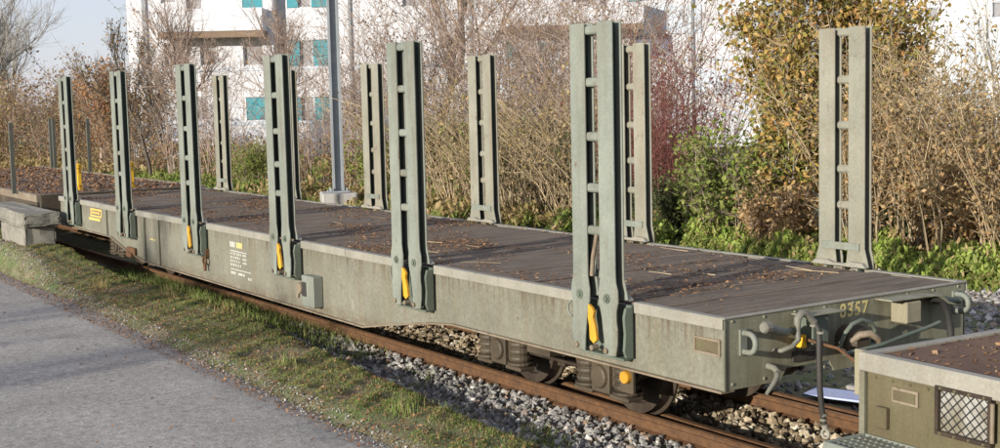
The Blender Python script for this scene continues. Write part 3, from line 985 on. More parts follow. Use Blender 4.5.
S = []
for k in range(16):
    x = r.uniform(-10, -.5); y = r.uniform(.2, 2.3); a = r.normal(math.pi, .35); L = r.uniform(.15, .5)
    S.append((x, y, 1.012, x + L * math.cos(a), y + L * math.sin(a), 1.016, .004, .002))
tag(mobj('twig_litter', segs_mesh('twig_litter', S, BK['straw'])), 'pale broken twigs lying on the wagon deck', 'twigs', None, 'stuff')

# ------------------------------------------------------------------ the wagon in the foreground on the right
nw = empty('flat_wagon', (1.251, -.162, 0), R(-3.3), 'rust brown flat wagon with meshed lamp window coupled in front of the stake wagon', 'railway wagon')
MB().box(.05, 11, .045, 2.45, .93, .985).obj('deck', MT['rustdeck'], nw)
mb = MB(); mb.prism([(-.012, .90), (.0, .90), (.0, .992), (.055, .992), (.055, 1.004), (-.012, 1.004)], 'x', 0, 11); mb.obj('deck_rim', MT['rim'], nw, bevel=.005)
MB().box(-.004, .055, .056, 2.5, .93, 1.002).obj('end_rim', MT['rim'], nw, bevel=.005)
MB().box(0.02, 11, .02, .034, .42, .898).obj('side_sill', MT['olive'], nw)
MB().box(.0, .018, .02, 2.48, .45, .928).obj('end_sill', MT['olive'], nw)
MB().box(.0, .04, -.01, .018, .42, .898).obj('corner_strip', MT['sill'], nw, bevel=.004)
MB().box(-.14, -.02, .10, .125, .72, .985).obj('corner_plate', MT['cream'], nw, bevel=.004)
# framed mesh window
wf = MB()
X0, X1, Z0, Z1 = .535, .885, .655, .915
wf.box(X0, X1, -.022, .018, Z1 - .022, Z1); wf.box(X0, X1, -.022, .018, Z0, Z0 + .022)
wf.box(X0, X0 + .022, -.022, .018, Z0 + .0225, Z1 - .0225); wf.box(X1 - .022, X1, -.022, .018, Z0 + .0225, Z1 - .0225)
fo = wf.obj('window_frame', MT['wheel'], nw, (0, 0, 0), bevel=.003)
MB().box(X0 + .02, X1 - .02, .004, .018, Z0 + .02, Z1 - .02).obj('pane', MT['dirty_glass'], fo)
wire = MB()
d = .055
k = -8
while k < 14:
    # two sets of diagonals clipped to the frame
    for sg in (1, -1):
        x0, z0 = (X0 + k * d, Z0) if sg > 0 else (X0 + k * d, Z1)
        pts = []
        for t in np.linspace(0, Z1 - Z0, 25):
            xx, zz = x0 + t, z0 + sg * t
            if X0 + .015 < xx < X1 - .015: pts.append((xx, -.006 - .003 * sg, zz))
        if len(pts) > 1: wire.tube([pts[0], pts[-1]], .0022, 4)
    k += 1
wire.obj('wire_mesh', MT['black'], fo)
MB().tube([(X1 + .01, -.02, Z0 + .03), (X1 + .01, -.02, Z1 - .03)], .012, 6).obj('hinge', MT['flange'], fo)
lh = MB(); lh.box(.22, .40, .008, .018, .76, .845); lo = lh.obj('label_holder', MT['flange'], nw, bevel=.002)
MB().box(.235, .385, .003, .007, .775, .83).obj('label_card', MT['olive'], lo)
rv = MB(); rv.lathe((0, 0, 0), [(0, -.010), (.007, -.008), (.010, 0)], 'y', 6); rvm = rv.mesh('rivet', MT['olive'])
for k in range(14): mobj('rivet', rvm, nw, (.10 + .12 * k, .0195, .872))
for k in range(4):
    mobj('rivet', rvm, fo, (X0 + .04 + k * .09, -.022, Z1 - .011)); mobj('rivet', rvm, fo, (X0 + .04 + k * .09, -.022, Z0 + .011))
MB().box(.12, .20, -.012, .018, .60, .72).obj('latch_plate', MT['olive'], nw, bevel=.004)
# step grate
sg_ = MB()
sg_.box(.02, .50, -.30, -.275, .505, .545); sg_.box(.02, .50, .0, .018, .505, .545); sg_.box(.02, .045, -.274, -.001, .505, .545); sg_.box(.475, .5, -.274, -.001, .505, .545)
so = sg_.obj('step_frame', MT['stake'], nw, bevel=.003)
gm = MB(); gm.box(-.005, .005, -.274, -.001, .515, .54); gmm = gm.mesh('grate_bar', MT['stake'])
for k in range(1, 11): mobj('grate_bar', gmm, so, (.045 + k * .0395, 0, 0))
gm = MB(); gm.box(.046, .474, -.004, .004, .518, .5365); gmm = gm.mesh('grate_bar', MT['stake'])
for k in range(1, 5): mobj('grate_bar', gmm, so, (0, -.274 + k * .055, 0))
P = np.stack([r.uniform(1.35, 4, 1500), r.uniform(-.05, 2.2, 1500), np.full(1500, .99)], -1)
P[:, 1] -= .0577 * (P[:, 0] - 1.25)
tag(mobj('leaf_scraps', flakes('leaf_scraps', P, .01, .05, MT['litter'], 8)), 'small leaf scraps strewn on the rusty foreground wagon deck', 'leaf litter', None, 'stuff')

# ------------------------------------------------------------------ the wagon beyond the far end
lw = empty('flat_wagon', (-17.0, .0, 0), 0, 'distant brown flat wagon with thin single stakes beyond the far end', 'railway wagon')
for i in range(40):
    mb = pm[i % 3]
    mobj('deck_plank', mb, lw, (-.15 - .3 * i, .0, .955), 0).scale = (1.49, 1.16, 1)
MB().box(-12.2, 0, -.1, -.02, .84, .965).obj('deck_rim', MT['flange'], lw)
MB().box(-12.2, 0, -.09, -.05, .45, .838).obj('side_sill', MT['bogie'], lw)
MB().box(-.02, .01, -.02, 2.9, .45, .96).obj('end_sill', MT['bogie'], lw)
MB().box(-12.2, 0, 2.92, 3.0, .84, .965).obj('deck_rim', MT['flange'], lw)
pst = MB(); pst.box(-.035, .035, -.035, .035, 0, 1.3); psm = pst.mesh('stake', MT['wood_post'])
for (x, y) in ((-1.35, -.16), (-4.0, -.16), (-6.7, -.16), (-7.34, 2.94), (-10.7, 2.94), (-10.4, 2.94), (-4.4, 2.94), (-1.6, 3.2)):
    mobj('stake', psm, lw, (x, y, .93))
for (x, y) in ((-.86, .87), (-.88, 1.85)):
    mb = MB(); mb.lathe((0, 0, 0), [(0, 0), (.085, 0), (.085, .03), (.06, .04), (.06, .40), (.075, .41), (.075, .47), (.05, .49), (0, .49)], 'z', 14); mb.box(.05, .11, -.03, .03, .1, .3)
    mb.obj('yellow_post', MT['yellow'], lw, (x, y, .958))
mb = MB()
mb.lathe((0, 0, 0), [(0, .3), (.15, .3), (.17, .26), (.17, .2), (.07, .19), (.07, 0), (0, 0)], 'x', 16); mb.obj('centre_buffer', MT['rail'], lw, (0.01, 1.3, .7))
mb = MB(); mb.tube([(0, .5, .7), (.2, .5, .72), (.28, .55, .6), (.26, .6, .4)], .03, 8); mb.obj('brake_hose', MT['black'], lw)

P = np.stack([r.uniform(-29, -17.1, 5000), r.uniform(0, 2.8, 5000), np.full(5000, .968)], -1)
tag(mobj('leaf_litter', flakes('leaf_litter', P, .03, .09, MT['litter'], 18)), 'brown leaves on the deck of the distant wagon', 'leaf litter', None, 'stuff')
# ------------------------------------------------------------------ concrete blocks by the far end
def rough_block(x0, x1, y0, y1, z0, z1, name, label, mat, ch=.06, group=None):
    mb = MB()
    bm = bmesh.new()
    bmesh.ops.create_cube(bm, size=1)
    for v in bm.verts:
        v.co = Vector(((x0 + x1) / 2 + v.co.x * (x1 - x0), (y0 + y1) / 2 + v.co.y * (y1 - y0), (z0 + z1) / 2 + v.co.z * (z1 - z0)))
    bmesh.ops.bevel(bm, geom=bm.edges[:], offset=ch, segments=2, affect='EDGES', profile=.6)
    bmesh.ops.subdivide_edges(bm, edges=bm.edges[:], cuts=3, use_grid_fill=True)
    rr = random.Random(name + str(x0))
    for v in bm.verts: v.co += Vector((rr.gauss(0, .007), rr.gauss(0, .007), rr.gauss(0, .006)))
    me = bpy.data.meshes.new(name); bm.to_mesh(me); bm.free(); me.materials.append(mat)
    o = mobj(name, me)
    return tag(o, label, 'concrete block', group)


rough_block(-18.2, -15.05, -.80, -.20, .575, .80, 'concrete_slab', 'rounded weathered concrete slab lying on a block by the far wagon end', MT['concrete'])
rough_block(-16.8, -15.2, -.76, -.27, .1, .572, 'concrete_block', 'square grey concrete block under the weathered slab', MT['concrete'], .03)
rough_block(-21.4, -18.3, -.85, -.25, .40, .72, 'concrete_slab', 'pale mossy concrete slab farther along, cut by the picture edge', MT['concrete'])

# ------------------------------------------------------------------ light pole, blue sheet, wire
lp = empty('light_pole', (-23.5, 9.0, -.2), 0, 'tall grey steel pole standing on a white concrete foot behind the deck', 'pole')
mb = MB(); mb.prism([(-.13, -.14), (.13, -.14), (.13, -.09), (.02, -.09), (.02, .09), (.13, .09), (.13, .14), (-.13, .14), (-.13, .09), (-.02, .09), (-.02, -.09), (-.13, -.09)], 'z', .42, 9.5); mb.obj('mast', MT['galv'], lp, rz=R(-22))
MB().box(-.28, .28, -.28, .28, .385, .42).obj('base_plate', MT['galv'], lp, rz=R(-22))
mb = MB()
mb.box(-.55, .55, -.45, .45, -.1, .38); mb.obj('concrete_foot', MT['foot'], lp, rz=R(-22), bevel=.03)
bm_ = MB()
for sx in (-.2, .2):
    for sy in (-.2, .2): bm_.tube([(sx, sy, .42), (sx, sy, .50)], .025, 6)
bm_.obj('anchor_bolts', MT['galv'], lp, rz=R(-22))
mb = MB(); mb.box(-.35, .35, -.16, .16, 0, .018)
tag(mb.obj('plastic_sheet', MT['blue_sheet'], None, (-1.35, 2.75, -.17), R(20), bevel=.004), 'pale blue plastic sheet lying on the ballast between the wagons', 'plastic sheet')

# ------------------------------------------------------------------ buildings
def facade(mb, u0, u1, z0, z1, d, holes, thick=.25):
    us = sorted({u0, u1, *[h[0] for h in holes], *[h[1] for h in holes]}); zs = sorted({z0, z1, *[h[2] for h in holes], *[h[3] for h in holes]})
    us = [u for u in us if u0 <= u <= u1]; zs = [z for z in zs if z0 <= z <= z1]
    for a, b in zip(us[:-1], us[1:]):
        for c, e in zip(zs[:-1], zs[1:]):
            mu, mz = (a + b) / 2, (c + e) / 2
            if any(h[0] < mu < h[1] and h[2] < mz < h[3] for h in holes): continue
            mb.add([(a, d, c), (b, d, c), (b, d, e), (a, d, e)], [(0, 1, 2, 3)])
    for (a, b, c, e) in [h[:4] for h in holes]:
        mb.add([(a, d, c), (a, d + thick, c), (a, d + thick, e), (a, d, e)], [(0, 1, 2, 3)])
        mb.add([(b, d, c), (b, d, e), (b, d + thick, e), (b, d + thick, c)], [(0, 1, 2, 3)])
        mb.add([(a, d, c), (b, d, c), (b, d + thick, c), (a, d + thick, c)], [(0, 1, 2, 3)])
        mb.add([(a, d, e), (a, d + thick, e), (b, d + thick, e), (b, d, e)], [(0, 1, 2, 3)])


def window(parent, a, b, c, e, d, glass='dull_glass', shutters=(), posts=()):
    mb = MB(); t = .06
    mb.box(a, b, d + .10, d + .17, c, c + t); mb.box(a, b, d + .10, d + .17, e - t, e)
    mb.box(a, a + t, d + .10, d + .17, c + t + .001, e - t - .001); mb.box(b - t, b, d + .10, d + .17, c + t + .001, e - t - .001)
    for p_ in posts: mb.box(p_ - .05, p_ + .05, d + .10, d + .17, c + t + .001, e - t - .001)
    w_ = mb.obj('window', MT['white'], parent)
    MB().box(a + .01, b - .01, d + .18, d + .20, c + .01, e - .01).obj('pane', MT[glass], w_)
    for (s0, s1) in shutters:
        mb = MB(); mb.box(s0, s1, d + .02, d + .07, c + .03, e - .03)
        sl = mb.obj('shutter', MT['teal'], w_)
    return w_


FD = Vector((.5548, .8320, 0))            # along the facade, to the right in the photograph
ang = math.atan2(FD.y, FD.x)
BO = Vector((-59.1, 15.08, -.2))
S_ = .0512


def ux(px): return (px - 128) * S_
def vz(px, v): return 5.42 - .00112 * (px - 128) - (v - 50) * S_ + .2


b1 = empty('apartment_building', BO, ang, 'white apartment building with turquoise shutters and a balcony behind the bare shrubs', 'building')
# left wing
holes = []
wl_ = [(244, 264, -16, 9, 'dull_glass', ((244.5, 263.5),)), (188, 204, -14, 11, 'dull_glass', ()), (163, 178, -14, 4, 'dull_glass', ()),
       (243, 263, 43, 66, 'dull_glass', ()), (164, 186, 43, 66, 'dull_glass', ()), (200, 216, 43, 66, 'dull_glass', ()),
       (244, 264, 97, 120, 'dull_glass', ((244.5, 263.5),)), (190, 206, 97, 120, 'dull_glass', ())]
for w_ in wl_: holes.append((ux(w_[0]), ux(w_[1]), vz(w_[0], w_[3]), vz(w_[0], w_[2])))
mb = MB(); facade(mb, ux(128), ux(274), 0, 12, 0, holes)
mb.box(ux(128), ux(128) + .02, 0, 11, 0, 12); mb.box(ux(274) - .02, ux(274), .001, 2, 0, 12)
mb.obj('wall', MT['white'], b1)
for w_, h in zip(wl_, holes):
    window(b1, *h, 0, w_[4], [(ux(a), ux(b)) for a, b in w_[5]])
MB().box(ux(144), ux(148), -.12, -.002, 0, 12).obj('downpipe', MT['galv'], b1)
bz = vz(200, 33)
MB().box(ux(166), ux(268), -1.3, -.003, bz - .32, bz).obj('balcony_slab', MT['soffit'], b1)
mb = MB(); mb.box(ux(166), ux(268), -1.35, -1.22, bz + .002, bz + 1.12); mb.box(ux(166), ux(166) + .12, -1.218, -.003, bz + .002, bz + 1.12); mb.box(ux(268) - .12, ux(268), -1.218, -.003, bz + .002, bz + 1.12)
mb.obj('balcony_parapet', MT['white'], b1)
for zc in (vz(200, 70), vz(200, 124)):
    MB().box(ux(128), ux(274) - .03, -.05, -.004, zc - .08, zc + .08).obj('string_course', MT['wall_and_shade'], b1)
    MB().box(ux(288) + .03, ux(760), -.35, -.304, zc - .08, zc + .08).obj('string_course', MT['wall_and_shade'], b1)
for pxx in (350, 470, 600, 690):
    MB().box(ux(pxx), ux(pxx) + .12, -.42, -.36, 0, 12).obj('downpipe', MT['galv'], b1)
# recess and right wing
MB().box(ux(274) + .003, ux(293), 1.6, 1.8, 0, 12).obj('recess_wall', MT['wall_and_shade'], b1)  # shade of the recess painted as a bluish wall colour
wr_ = [(289.5, 334, -16, 9), (289.5, 334, 40.5, 68), (289.5, 334, 97, 122)]
holes = [(ux(a), ux(b), vz(a, d), vz(a, c)) for a, b, c, d in wr_]
mb = MB(); facade(mb, ux(288), ux(760), 0, 12, -.3, holes + [(ux(404), ux(428), vz(404, 8), vz(404, -14)), (ux(440), ux(454), vz(440, 50), vz(440, 36)), (ux(572), ux(594), vz(572, 4), vz(572, -18)), (ux(628), ux(672), vz(628, 3), vz(628, -18)), (ux(630), ux(673), vz(630, 58), vz(630, 35)), (ux(700), ux(716), vz(700, 2), vz(700, -18))])
mb.box(ux(288), ux(288) + .02, -.299, 1.8, 0, 12); mb.box(ux(760) - .02, ux(760), -.299, 10, 0, 12)
mb.obj('wall', MT['white'], b1)
for h in holes:
    a, b, c, e = h
    window(b1, a, b, c, e, -.3, 'dull_glass', ((a, a + .55), (b - 1.05, b - .01)), (a + 1.22,))
for (a, b, c, d, gl) in ((404, 428, -14, 8, 'dull_glass'), (440, 454, 36, 50, 'dull_glass'), (572, 594, -18, 4, 'glass'), (630, 673, 35, 58, 'blue_glass'), (700, 716, -18, 2, 'dull_glass')):
    window(b1, ux(a), ux(b), vz(a, d), vz(a, c), -.3, gl)
window(b1, ux(628), ux(672), vz(628, 3), vz(628, -18), -.3, 'dull_glass', ((ux(628.5), ux(640)),), (ux(652), ux(663)))
MB().box(ux(641), ux(700), -.36, -.304, vz(660, 34), vz(660, 6)).obj('wall_shade_panel', MT['wall_and_shade'], b1)  # bluish sheet that paints shading onto this stretch of facade
for (pa, pb) in ((500, 560), (690, 730)):
    MB().box(ux(pa), ux(pb), -.34, -.304, vz(pa, 95), vz(pa, 70)).obj('wall_shade_panel', MT['wall_and_shade'], b1)
for pq in (505, 538):
    window(b1, ux(pq), ux(pq + 20), vz(pq, 66), vz(pq, 42), -.345, 'dull_glass', ((ux(pq + .5), ux(pq + 8)),))
bz = vz(560, 27)
MB().box(ux(500), ux(640), -1.7, -.303, bz - .28, bz).obj('balcony_slab', MT['soffit'], b1)
mb = MB(); mb.box(ux(500), ux(640), -1.75, -1.62, bz + .002, bz + 1.05); mb.box(ux(640) - .12, ux(640), -1.618, -.303, bz + .002, bz + 1.05); mb.obj('balcony_parapet', MT['white'], b1)
MB().box(ux(128), ux(760), -.5, 11, 12.002, 12.3).obj('roof', MT['soffit'], b1)

b3 = empty('apartment_building', BO + FD * ux(893) + Vector((0, 0, 0)), ang, 'white building partly seen at the upper right behind straw coloured shrubs', 'building')
def u3(px): return (px - 893) * S_
hh = [(u3(992), u3(1004), vz(992, 20), vz(992, 2)), (u3(925), u3(939), vz(925, 23), vz(925, 8))]
mb = MB(); facade(mb, 0, u3(1060), 0, 12, 0, hh); mb.box(0, .02, 0.001, 8, 0, 12); mb.obj('wall', MT['white'], b3)
for h in hh: window(b3, *h, 0, 'dull_glass')
MB().box(-.4, u3(1060), -.4, 8, 12.002, 12.3).obj('roof', MT['soffit'], b3)
o = BO + FD * ux(945) + Vector((.832, -.5548, 0)) * 3
b4 = empty('annex_building', o, ang, 'low blue grey annex with sloping roof edge in front of the white building at right', 'building')
z1 = vz(950, 36); z2 = vz(970, 21)
mb = MB(); mb.prism([(0, 0), (u3(1040) - u3(945), 0), (u3(1040) - u3(945), z2), (u3(970) - u3(945), z2), (0, z1)], 'y', 0, 2.9); mb.obj('wall', MT['wall_and_shade'], b4)  # one even bluish grey over the whole block
ww = u3(992) - u3(945)
mb = MB(); mb.box(ww - .05, ww + .75, -.05, -.003, vz(990, 56), vz(990, 40)); wo = mb.obj('window', MT['white'], b4)
MB().box(ww, ww + .7, -.06, -.051, vz(990, 55), vz(990, 41)).obj('pane', MT['glass'], wo)

# ------------------------------------------------------------------ vegetation
def rot_dirs(r, d, spread):
    v = d + r.normal(0, spread, 3)
    return v / np.linalg.norm(v)


def canes(seed, n, h, rad, lean, r0=.014, twigs=8, sub=2, tl=(.25, .6), up=.7, jit=.05):
    """many stems from a common stool; returns segments and leaf sites"""
    r = np.random.default_rng(seed)
    S = []; sites = []
    for i in range(n):
        a = r.uniform(0, 2 * np.pi); q = math.sqrt(r.uniform(0, 1)) * rad
        p = np.array([q * math.cos(a), q * math.sin(a), -.05])
        a2 = a + r.normal(0, .7)
        hh = h * r.uniform(.55, 1.05); ln = lean * abs(r.normal(.5, .45)) * hh
        K = 7
        pts = []
        for k in range(K + 1):
            t = k / K
            pts.append(p + np.array([math.cos(a2) * ln * t ** 1.6, math.sin(a2) * ln * t ** 1.6, hh * t * (1 - .12 * t * lean * 2)]) + r.normal(0, jit, 3) * t)
        rr = r0 * r.uniform(.6, 1.2)
        for k in range(K):
            S.append((*pts[k], *pts[k + 1], rr * (1 - .75 * k / K), rr * (1 - .75 * (k + 1) / K)))
        for j in range(twigs):
            t = r.uniform(.22, .98); k = min(K - 1, int(t * K)); f = t * K - k
            b = pts[k] * (1 - f) + pts[k + 1] * f
            d = np.array([r.normal(), r.normal(), up + r.normal(0, .35)]); d /= np.linalg.norm(d)
            L = r.uniform(*tl) * h * .3 * (1.25 - .6 * t)
            m_ = b + d * L * .5; d2 = rot_dirs(r, d + np.array([0, 0, .25]), .2); e = m_ + d2 * L * .5
            tr = rr * .45
            S.append((*b, *m_, tr, tr * .75)); S.append((*m_, *e, tr * .75, tr * .4))
            sites += [b, m_, e, (m_ + e) / 2]
            for q_ in range(sub):
                s0 = b + (e - b) * r.uniform(.3, .95)
                d3 = rot_dirs(r, d2, .55); L3 = L * r.uniform(.25, .55)
                S.append((*s0, *(s0 + d3 * L3), tr * .5, tr * .3)); sites += [s0 + d3 * L3, s0 + d3 * L3 * .5]
    return S, np.array(sites)


def treegen(seed, h, r0, levels=4, trunk=.35, spread=.55, kids=(3, 5), shrink=.62, lean=(0, 0), upb=.25, wig=.12):
    r = np.random.default_rng(seed)
    S = []; sites = []

    def grow(p, d, L, rad, lev):
        K = 4 if lev < 2 else 3
        q = p
        pts = [p]
        for k in range(K):
            d = rot_dirs(r, d + np.array([0, 0, upb * .25]), wig)
            e = q + d * L / K
            ra = rad * (1 - .45 * k / K); rb = rad * (1 - .45 * (k + 1) / K)
            S.append((*q, *e, ra, rb)); q = e; pts.append(e)
        if lev >= 2: sites.extend(pts[1:])
        if lev >= levels: return
        nk = r.integers(kids[0], kids[1] + 1) + (2 if lev == 0 else 0)
        for c in range(nk):
            t = r.uniform(.35, 1.0) if lev else r.uniform(.45, 1.0)
            k = min(K - 1, int(t * K)); f = t * K - k
            b = pts[k] * (1 - f) + pts[k + 1] * f
            d2 = rot_dirs(r, d, spread) + np.array([0, 0, upb]); d2 /= np.linalg.norm(d2)
            grow(b, d2, L * shrink * r.uniform(.7, 1.2), rad * .5 * r.uniform(.7, 1.1), lev + 1)
        grow(q, rot_dirs(r, d, spread * .4), L * shrink, rad * .55, lev + 1)
    d0 = np.array([lean[0], lean[1], 1.]); d0 /= np.linalg.norm(d0)
    grow(np.array([0, 0, -.1]), d0, h * trunk, r0, 0)
    return S, np.array(sites)


def leaves_mesh(name, sites, per, jit, s0, s1, mat, seed, keep=1.0, zmax=None):
    r = np.random.default_rng(seed)
    P = np.repeat(sites, per, 0) + r.normal(0, jit, (len(sites) * per, 3))
    P = P[r.uniform(0, 1, len(P)) < keep]
    if zmax is not None: P = P[P[:, 2] < zmax * r.uniform(.5, 1.2, len(P))]
    P = P[P[:, 2] > .05]
    n = len(P)
    u = r.normal(0, 1, (n, 3)); u /= np.linalg.norm(u, axis=1)[:, None]
    v = np.cross(u, r.normal(0, 1, (n, 3))); v /= np.linalg.norm(v, axis=1)[:, None]
    w = np.cross(u, v)
    L = r.uniform(s0, s1, n)[:, None]; Wd = L * r.uniform(.45, .75, n)[:, None]
    V = np.stack([P - u * L / 2, P - v * Wd / 2 + w * L * .12, P + u * L / 2, P + v * Wd / 2 + w * L * .12], 1)
    return fast_mesh(name, V.reshape(-1, 3), np.arange(n * 4).reshape(n, 4), mat)


PROTO = {}


def proto(key, S, leaf=None, bk='brown', sn='stems', ln='leaves'):
    PROTO[key] = (segs_mesh(sn, S, BK[bk]), leaf, sn, ln)


def mix_leaves(lists, name):
    """several leaf materials in one crown: one part per colour"""
    return lists


# straw canes, dense and tall
for v in (0, 1):
    S, st = canes(100 + v, 62, 4.6, 1.0, .6, .017, 6, 2, jit=.07)
    proto(f'straw{v}', S, [leaves_mesh('leaves', st, 1, .05, .05, .10, LF['straw'], 3 + v, .5), leaves_mesh('dry_leaves', st, 2, .14, .06, .11, LF['dry'], 5 + v, .6, 2.6)], 'straw')
for v in (0, 1, 2):
    S, st = canes(200 + v, 38, 7.4, 1.3, .5, .016, 8 if v == 1 else 14, 2 if v == 1 else 3, jit=.12)
    proto(f'brown{v}', S, [leaves_mesh('leaves', st, 1, .06, .05, .10, LF['rust'], 13 + v, .14), leaves_mesh('low_leaves', st, 1, .12, .06, .11, LF['green'], 16 + v, .22, 1.5)], 'brown')
S, st = canes(300, 75, 3.9, 1.0, .8, .014, 4, 1, jit=.06); proto('reed0', S, [leaves_mesh('leaves', st, 1, .05, .06, .12, LF['straw'], 23, .3)], 'straw')
for v in (0, 1):
    S, st = canes(400 + v, 58, 5.2, 1.0, .35, .013, 11, 2, up=1.1, jit=.08)
    proto(f'red{v}', S, [leaves_mesh('leaves', st, 1, .06, .05, .09, LF['redleaf'], 33 + v, .28)], 'red')
S, st = canes(500, 40, 2.3, .75, .5, .012, 12, 3); proto('green0', S, [leaves_mesh('leaves', st, 1, .11, .07, .13, LF['green'], 43, .75)], 'brown')
S, st = canes(510, 40, 2.0, .8, .6, .012, 12, 3); proto('dk0', S, [leaves_mesh('leaves', st, 2, .09, .06, .11, LF['dkgreen'], 44, .9)], 'dark')
S, st = canes(520, 34, 1.9, .6, .55, .012, 11, 3); proto('dry0', S, [leaves_mesh('leaves', st, 1, .10, .08, .15, LF['dry'], 45, .75)], 'brown')
for v in (0, 1):
    S, st = canes(600 + v, 30, 5.8, 1.5, .5, .022, 14, 3, jit=.12); st = np.concatenate([st, st[::3] * np.array([1, 1, .25])]); proto(f'rust{v}', S, [leaves_mesh('leaves', st, 1, .16, .09, .18, LF['rust'], 53 + v, .55)], 'rust')
S, st = canes(610, 30, 4.5, 1.3, .5, .025, 10, 3); st = np.concatenate([st, st[::3] * np.array([1, 1, .25])]); proto('olive_bush', S, [leaves_mesh('leaves', st, 2, .15, .12, .22, LF['olive'], 55, .7)], 'brown')
# leafy olive tree: airy crown on a thin trunk
S, st = canes(700, 34, 6.8, .5, .22, .018, 24, 3, tl=(.14, .34), jit=.10)
proto('olive_tree', S, [leaves_mesh('crown', st, 2, .13, .08, .17, LF['olive'], 63, .72), leaves_mesh('green_sprays', st, 1, .12, .07, .13, LF['green'], 64, .8, 2.8), leaves_mesh('dry_sprays', st, 1, .12, .07, .13, LF['dry'], 65, .12)], 'grey')
S, st = treegen(710, 11, .22, 5, .36, .5, (3, 4), .66, upb=.35); proto('bare_tree', S, None, 'brown', 'trunk')
S, st = treegen(711, 9, .16, 5, .30, .55, (3, 4), .68, lean=(.12, -.1), upb=.3); proto('lean_tree', S, [leaves_mesh('leaves', st, 1, .1, .07, .12, LF['orange'], 66, .02)], 'brown', 'trunk')
S, st = treegen(712, 7.5, .08, 4, .4, .4, (3, 5), .55, upb=.5); proto('young_tree', S, [leaves_mesh('leaves', st, 1, .12, .08, .14, LF['rust'], 67, .2)], 'dark', 'trunk')
S, st = treegen(713, 6.5, .10, 4, .34, .5, (3, 5), .62, upb=.35); proto('orange_tree', S, [leaves_mesh('crown', st, 2, .15, .12, .22, LF['orange'], 68, .5)], 'brown', 'trunk')
S, st = treegen(714, 12, .22, 5, .33, .55, (3, 4), .66, upb=.25); proto('pale_tree', S, None, 'grey', 'trunk')
S, st = treegen(715, 6.0, .05, 3, .6, .4, (2, 4), .5, upb=.4); proto('birch', S, [leaves_mesh('leaves', st, 1, .1, .06, .10, LF['straw'], 69, .3)], 'birch', 'trunk')


def plant(key, name, x, y, label, cat, rz=None, sc=1.0, sz=None, group=None):
    tm, lv, sn, ln = PROTO[key]
    rr = random.Random(label)
    root = empty(name, (x, y, float(height(x, y)) - .02), rr.uniform(0, 6.28) if rz is None else rz, label, cat, group)
    root.scale = (sc, sc, sz or sc)
    mobj(sn, tm, root)
    for l in lv or []:
        mobj(l.name.split('.')[0], l, root)
    return root


plant('straw0', 'bare_shrub', -7.4, 10.5, 'straw coloured bare shrub just right of the nearest far stake', 'shrub', sc=.95)
plant('straw1', 'bare_shrub', -7.3, 12.0, 'pale cane shrub standing behind the straw shrub near the last stake', 'shrub', sc=1.0)
plant('straw0', 'bare_shrub', -6.0, 10.5, 'straw cane shrub in front of the blue grey annex', 'shrub', sc=.9)
plant('straw1', 'bare_shrub', -6.2, 11.8, 'tangled straw shrub close to the pale birch stem', 'shrub', sc=.85)
plant('straw0', 'bare_shrub', -4.7, 10.6, 'straw shrub cut by the right edge of the picture', 'shrub', sc=.85)
plant('straw1', 'bare_shrub', -9.0, 12.4, 'straw shrub behind the right side of the olive leaved tree', 'shrub', sc=1.0)
plant('birch', 'birch_tree', -5.6, 11.4, 'thin birch with pale bark among straw shrubs at the right edge', 'tree', sc=.9)
plant('olive_tree', 'leafy_tree', -9.6, 11.0, 'olive and yellow leaved tree left of the nearest far stake', 'tree', rz=.6, sc=.9)
plant('olive_tree', 'leafy_tree', -9.3, 12.6, 'yellowish leafy tree directly behind the olive leaved tree', 'tree', rz=2.6, sc=.9)
plant('green0', 'green_bush', -10.6, 10.3, 'mid green leafy bush under the olive leaved tree', 'bush', sc=1.05)
plant('green0', 'green_bush', -11.4, 10.9, 'taller green bush between dogwood and olive leaved tree', 'bush', rz=2.2, sc=.9)
plant('dk0', 'dark_bush', -12.3, 10.3, 'dark low bush at the foot of the red dogwood', 'bush', sc=.7)
plant('dk0', 'dark_bush', -13.6, 10.5, 'dark low bush beside the second nearest far stake', 'bush', rz=1.7, sc=.7)
plant('dry0', 'dry_bush', -9.1, 9.9, 'bush of dry brown leaves left of the nearest far stake', 'bush', sc=.75)
plant('red0', 'dogwood_shrub', -12.6, 10.8, 'upright shrub of dark red dogwood canes', 'shrub', sc=.82)
plant('red1', 'dogwood_shrub', -14.3, 11.4, 'red dogwood shrub partly behind the second nearest far stake', 'shrub', sc=.85)
for i, (x, y, s, lb) in enumerate([(-17.1, 10.9, 1., 'reed like straw shrub left of the tallest near stake'), (-18.6, 10.9, 1., 'reed like straw shrub right of the slim far stake on the third row'),
                                   (-16.3, 11.6, 1.1, 'leaning straw canes behind the nearest near stake'), (-20.4, 11.0, 1.05, 'straw canes behind the third far stake'),
                                   (-23.0, 11.5, 1.1, 'straw canes right of the second nearest near stake'), (-15.0, 10.8, .95, 'straw canes showing between the nearest pair of stakes')]):
    plant('reed0', 'cane_shrub', x, y, lb, 'shrub', sc=s, rz=i * 1.1)
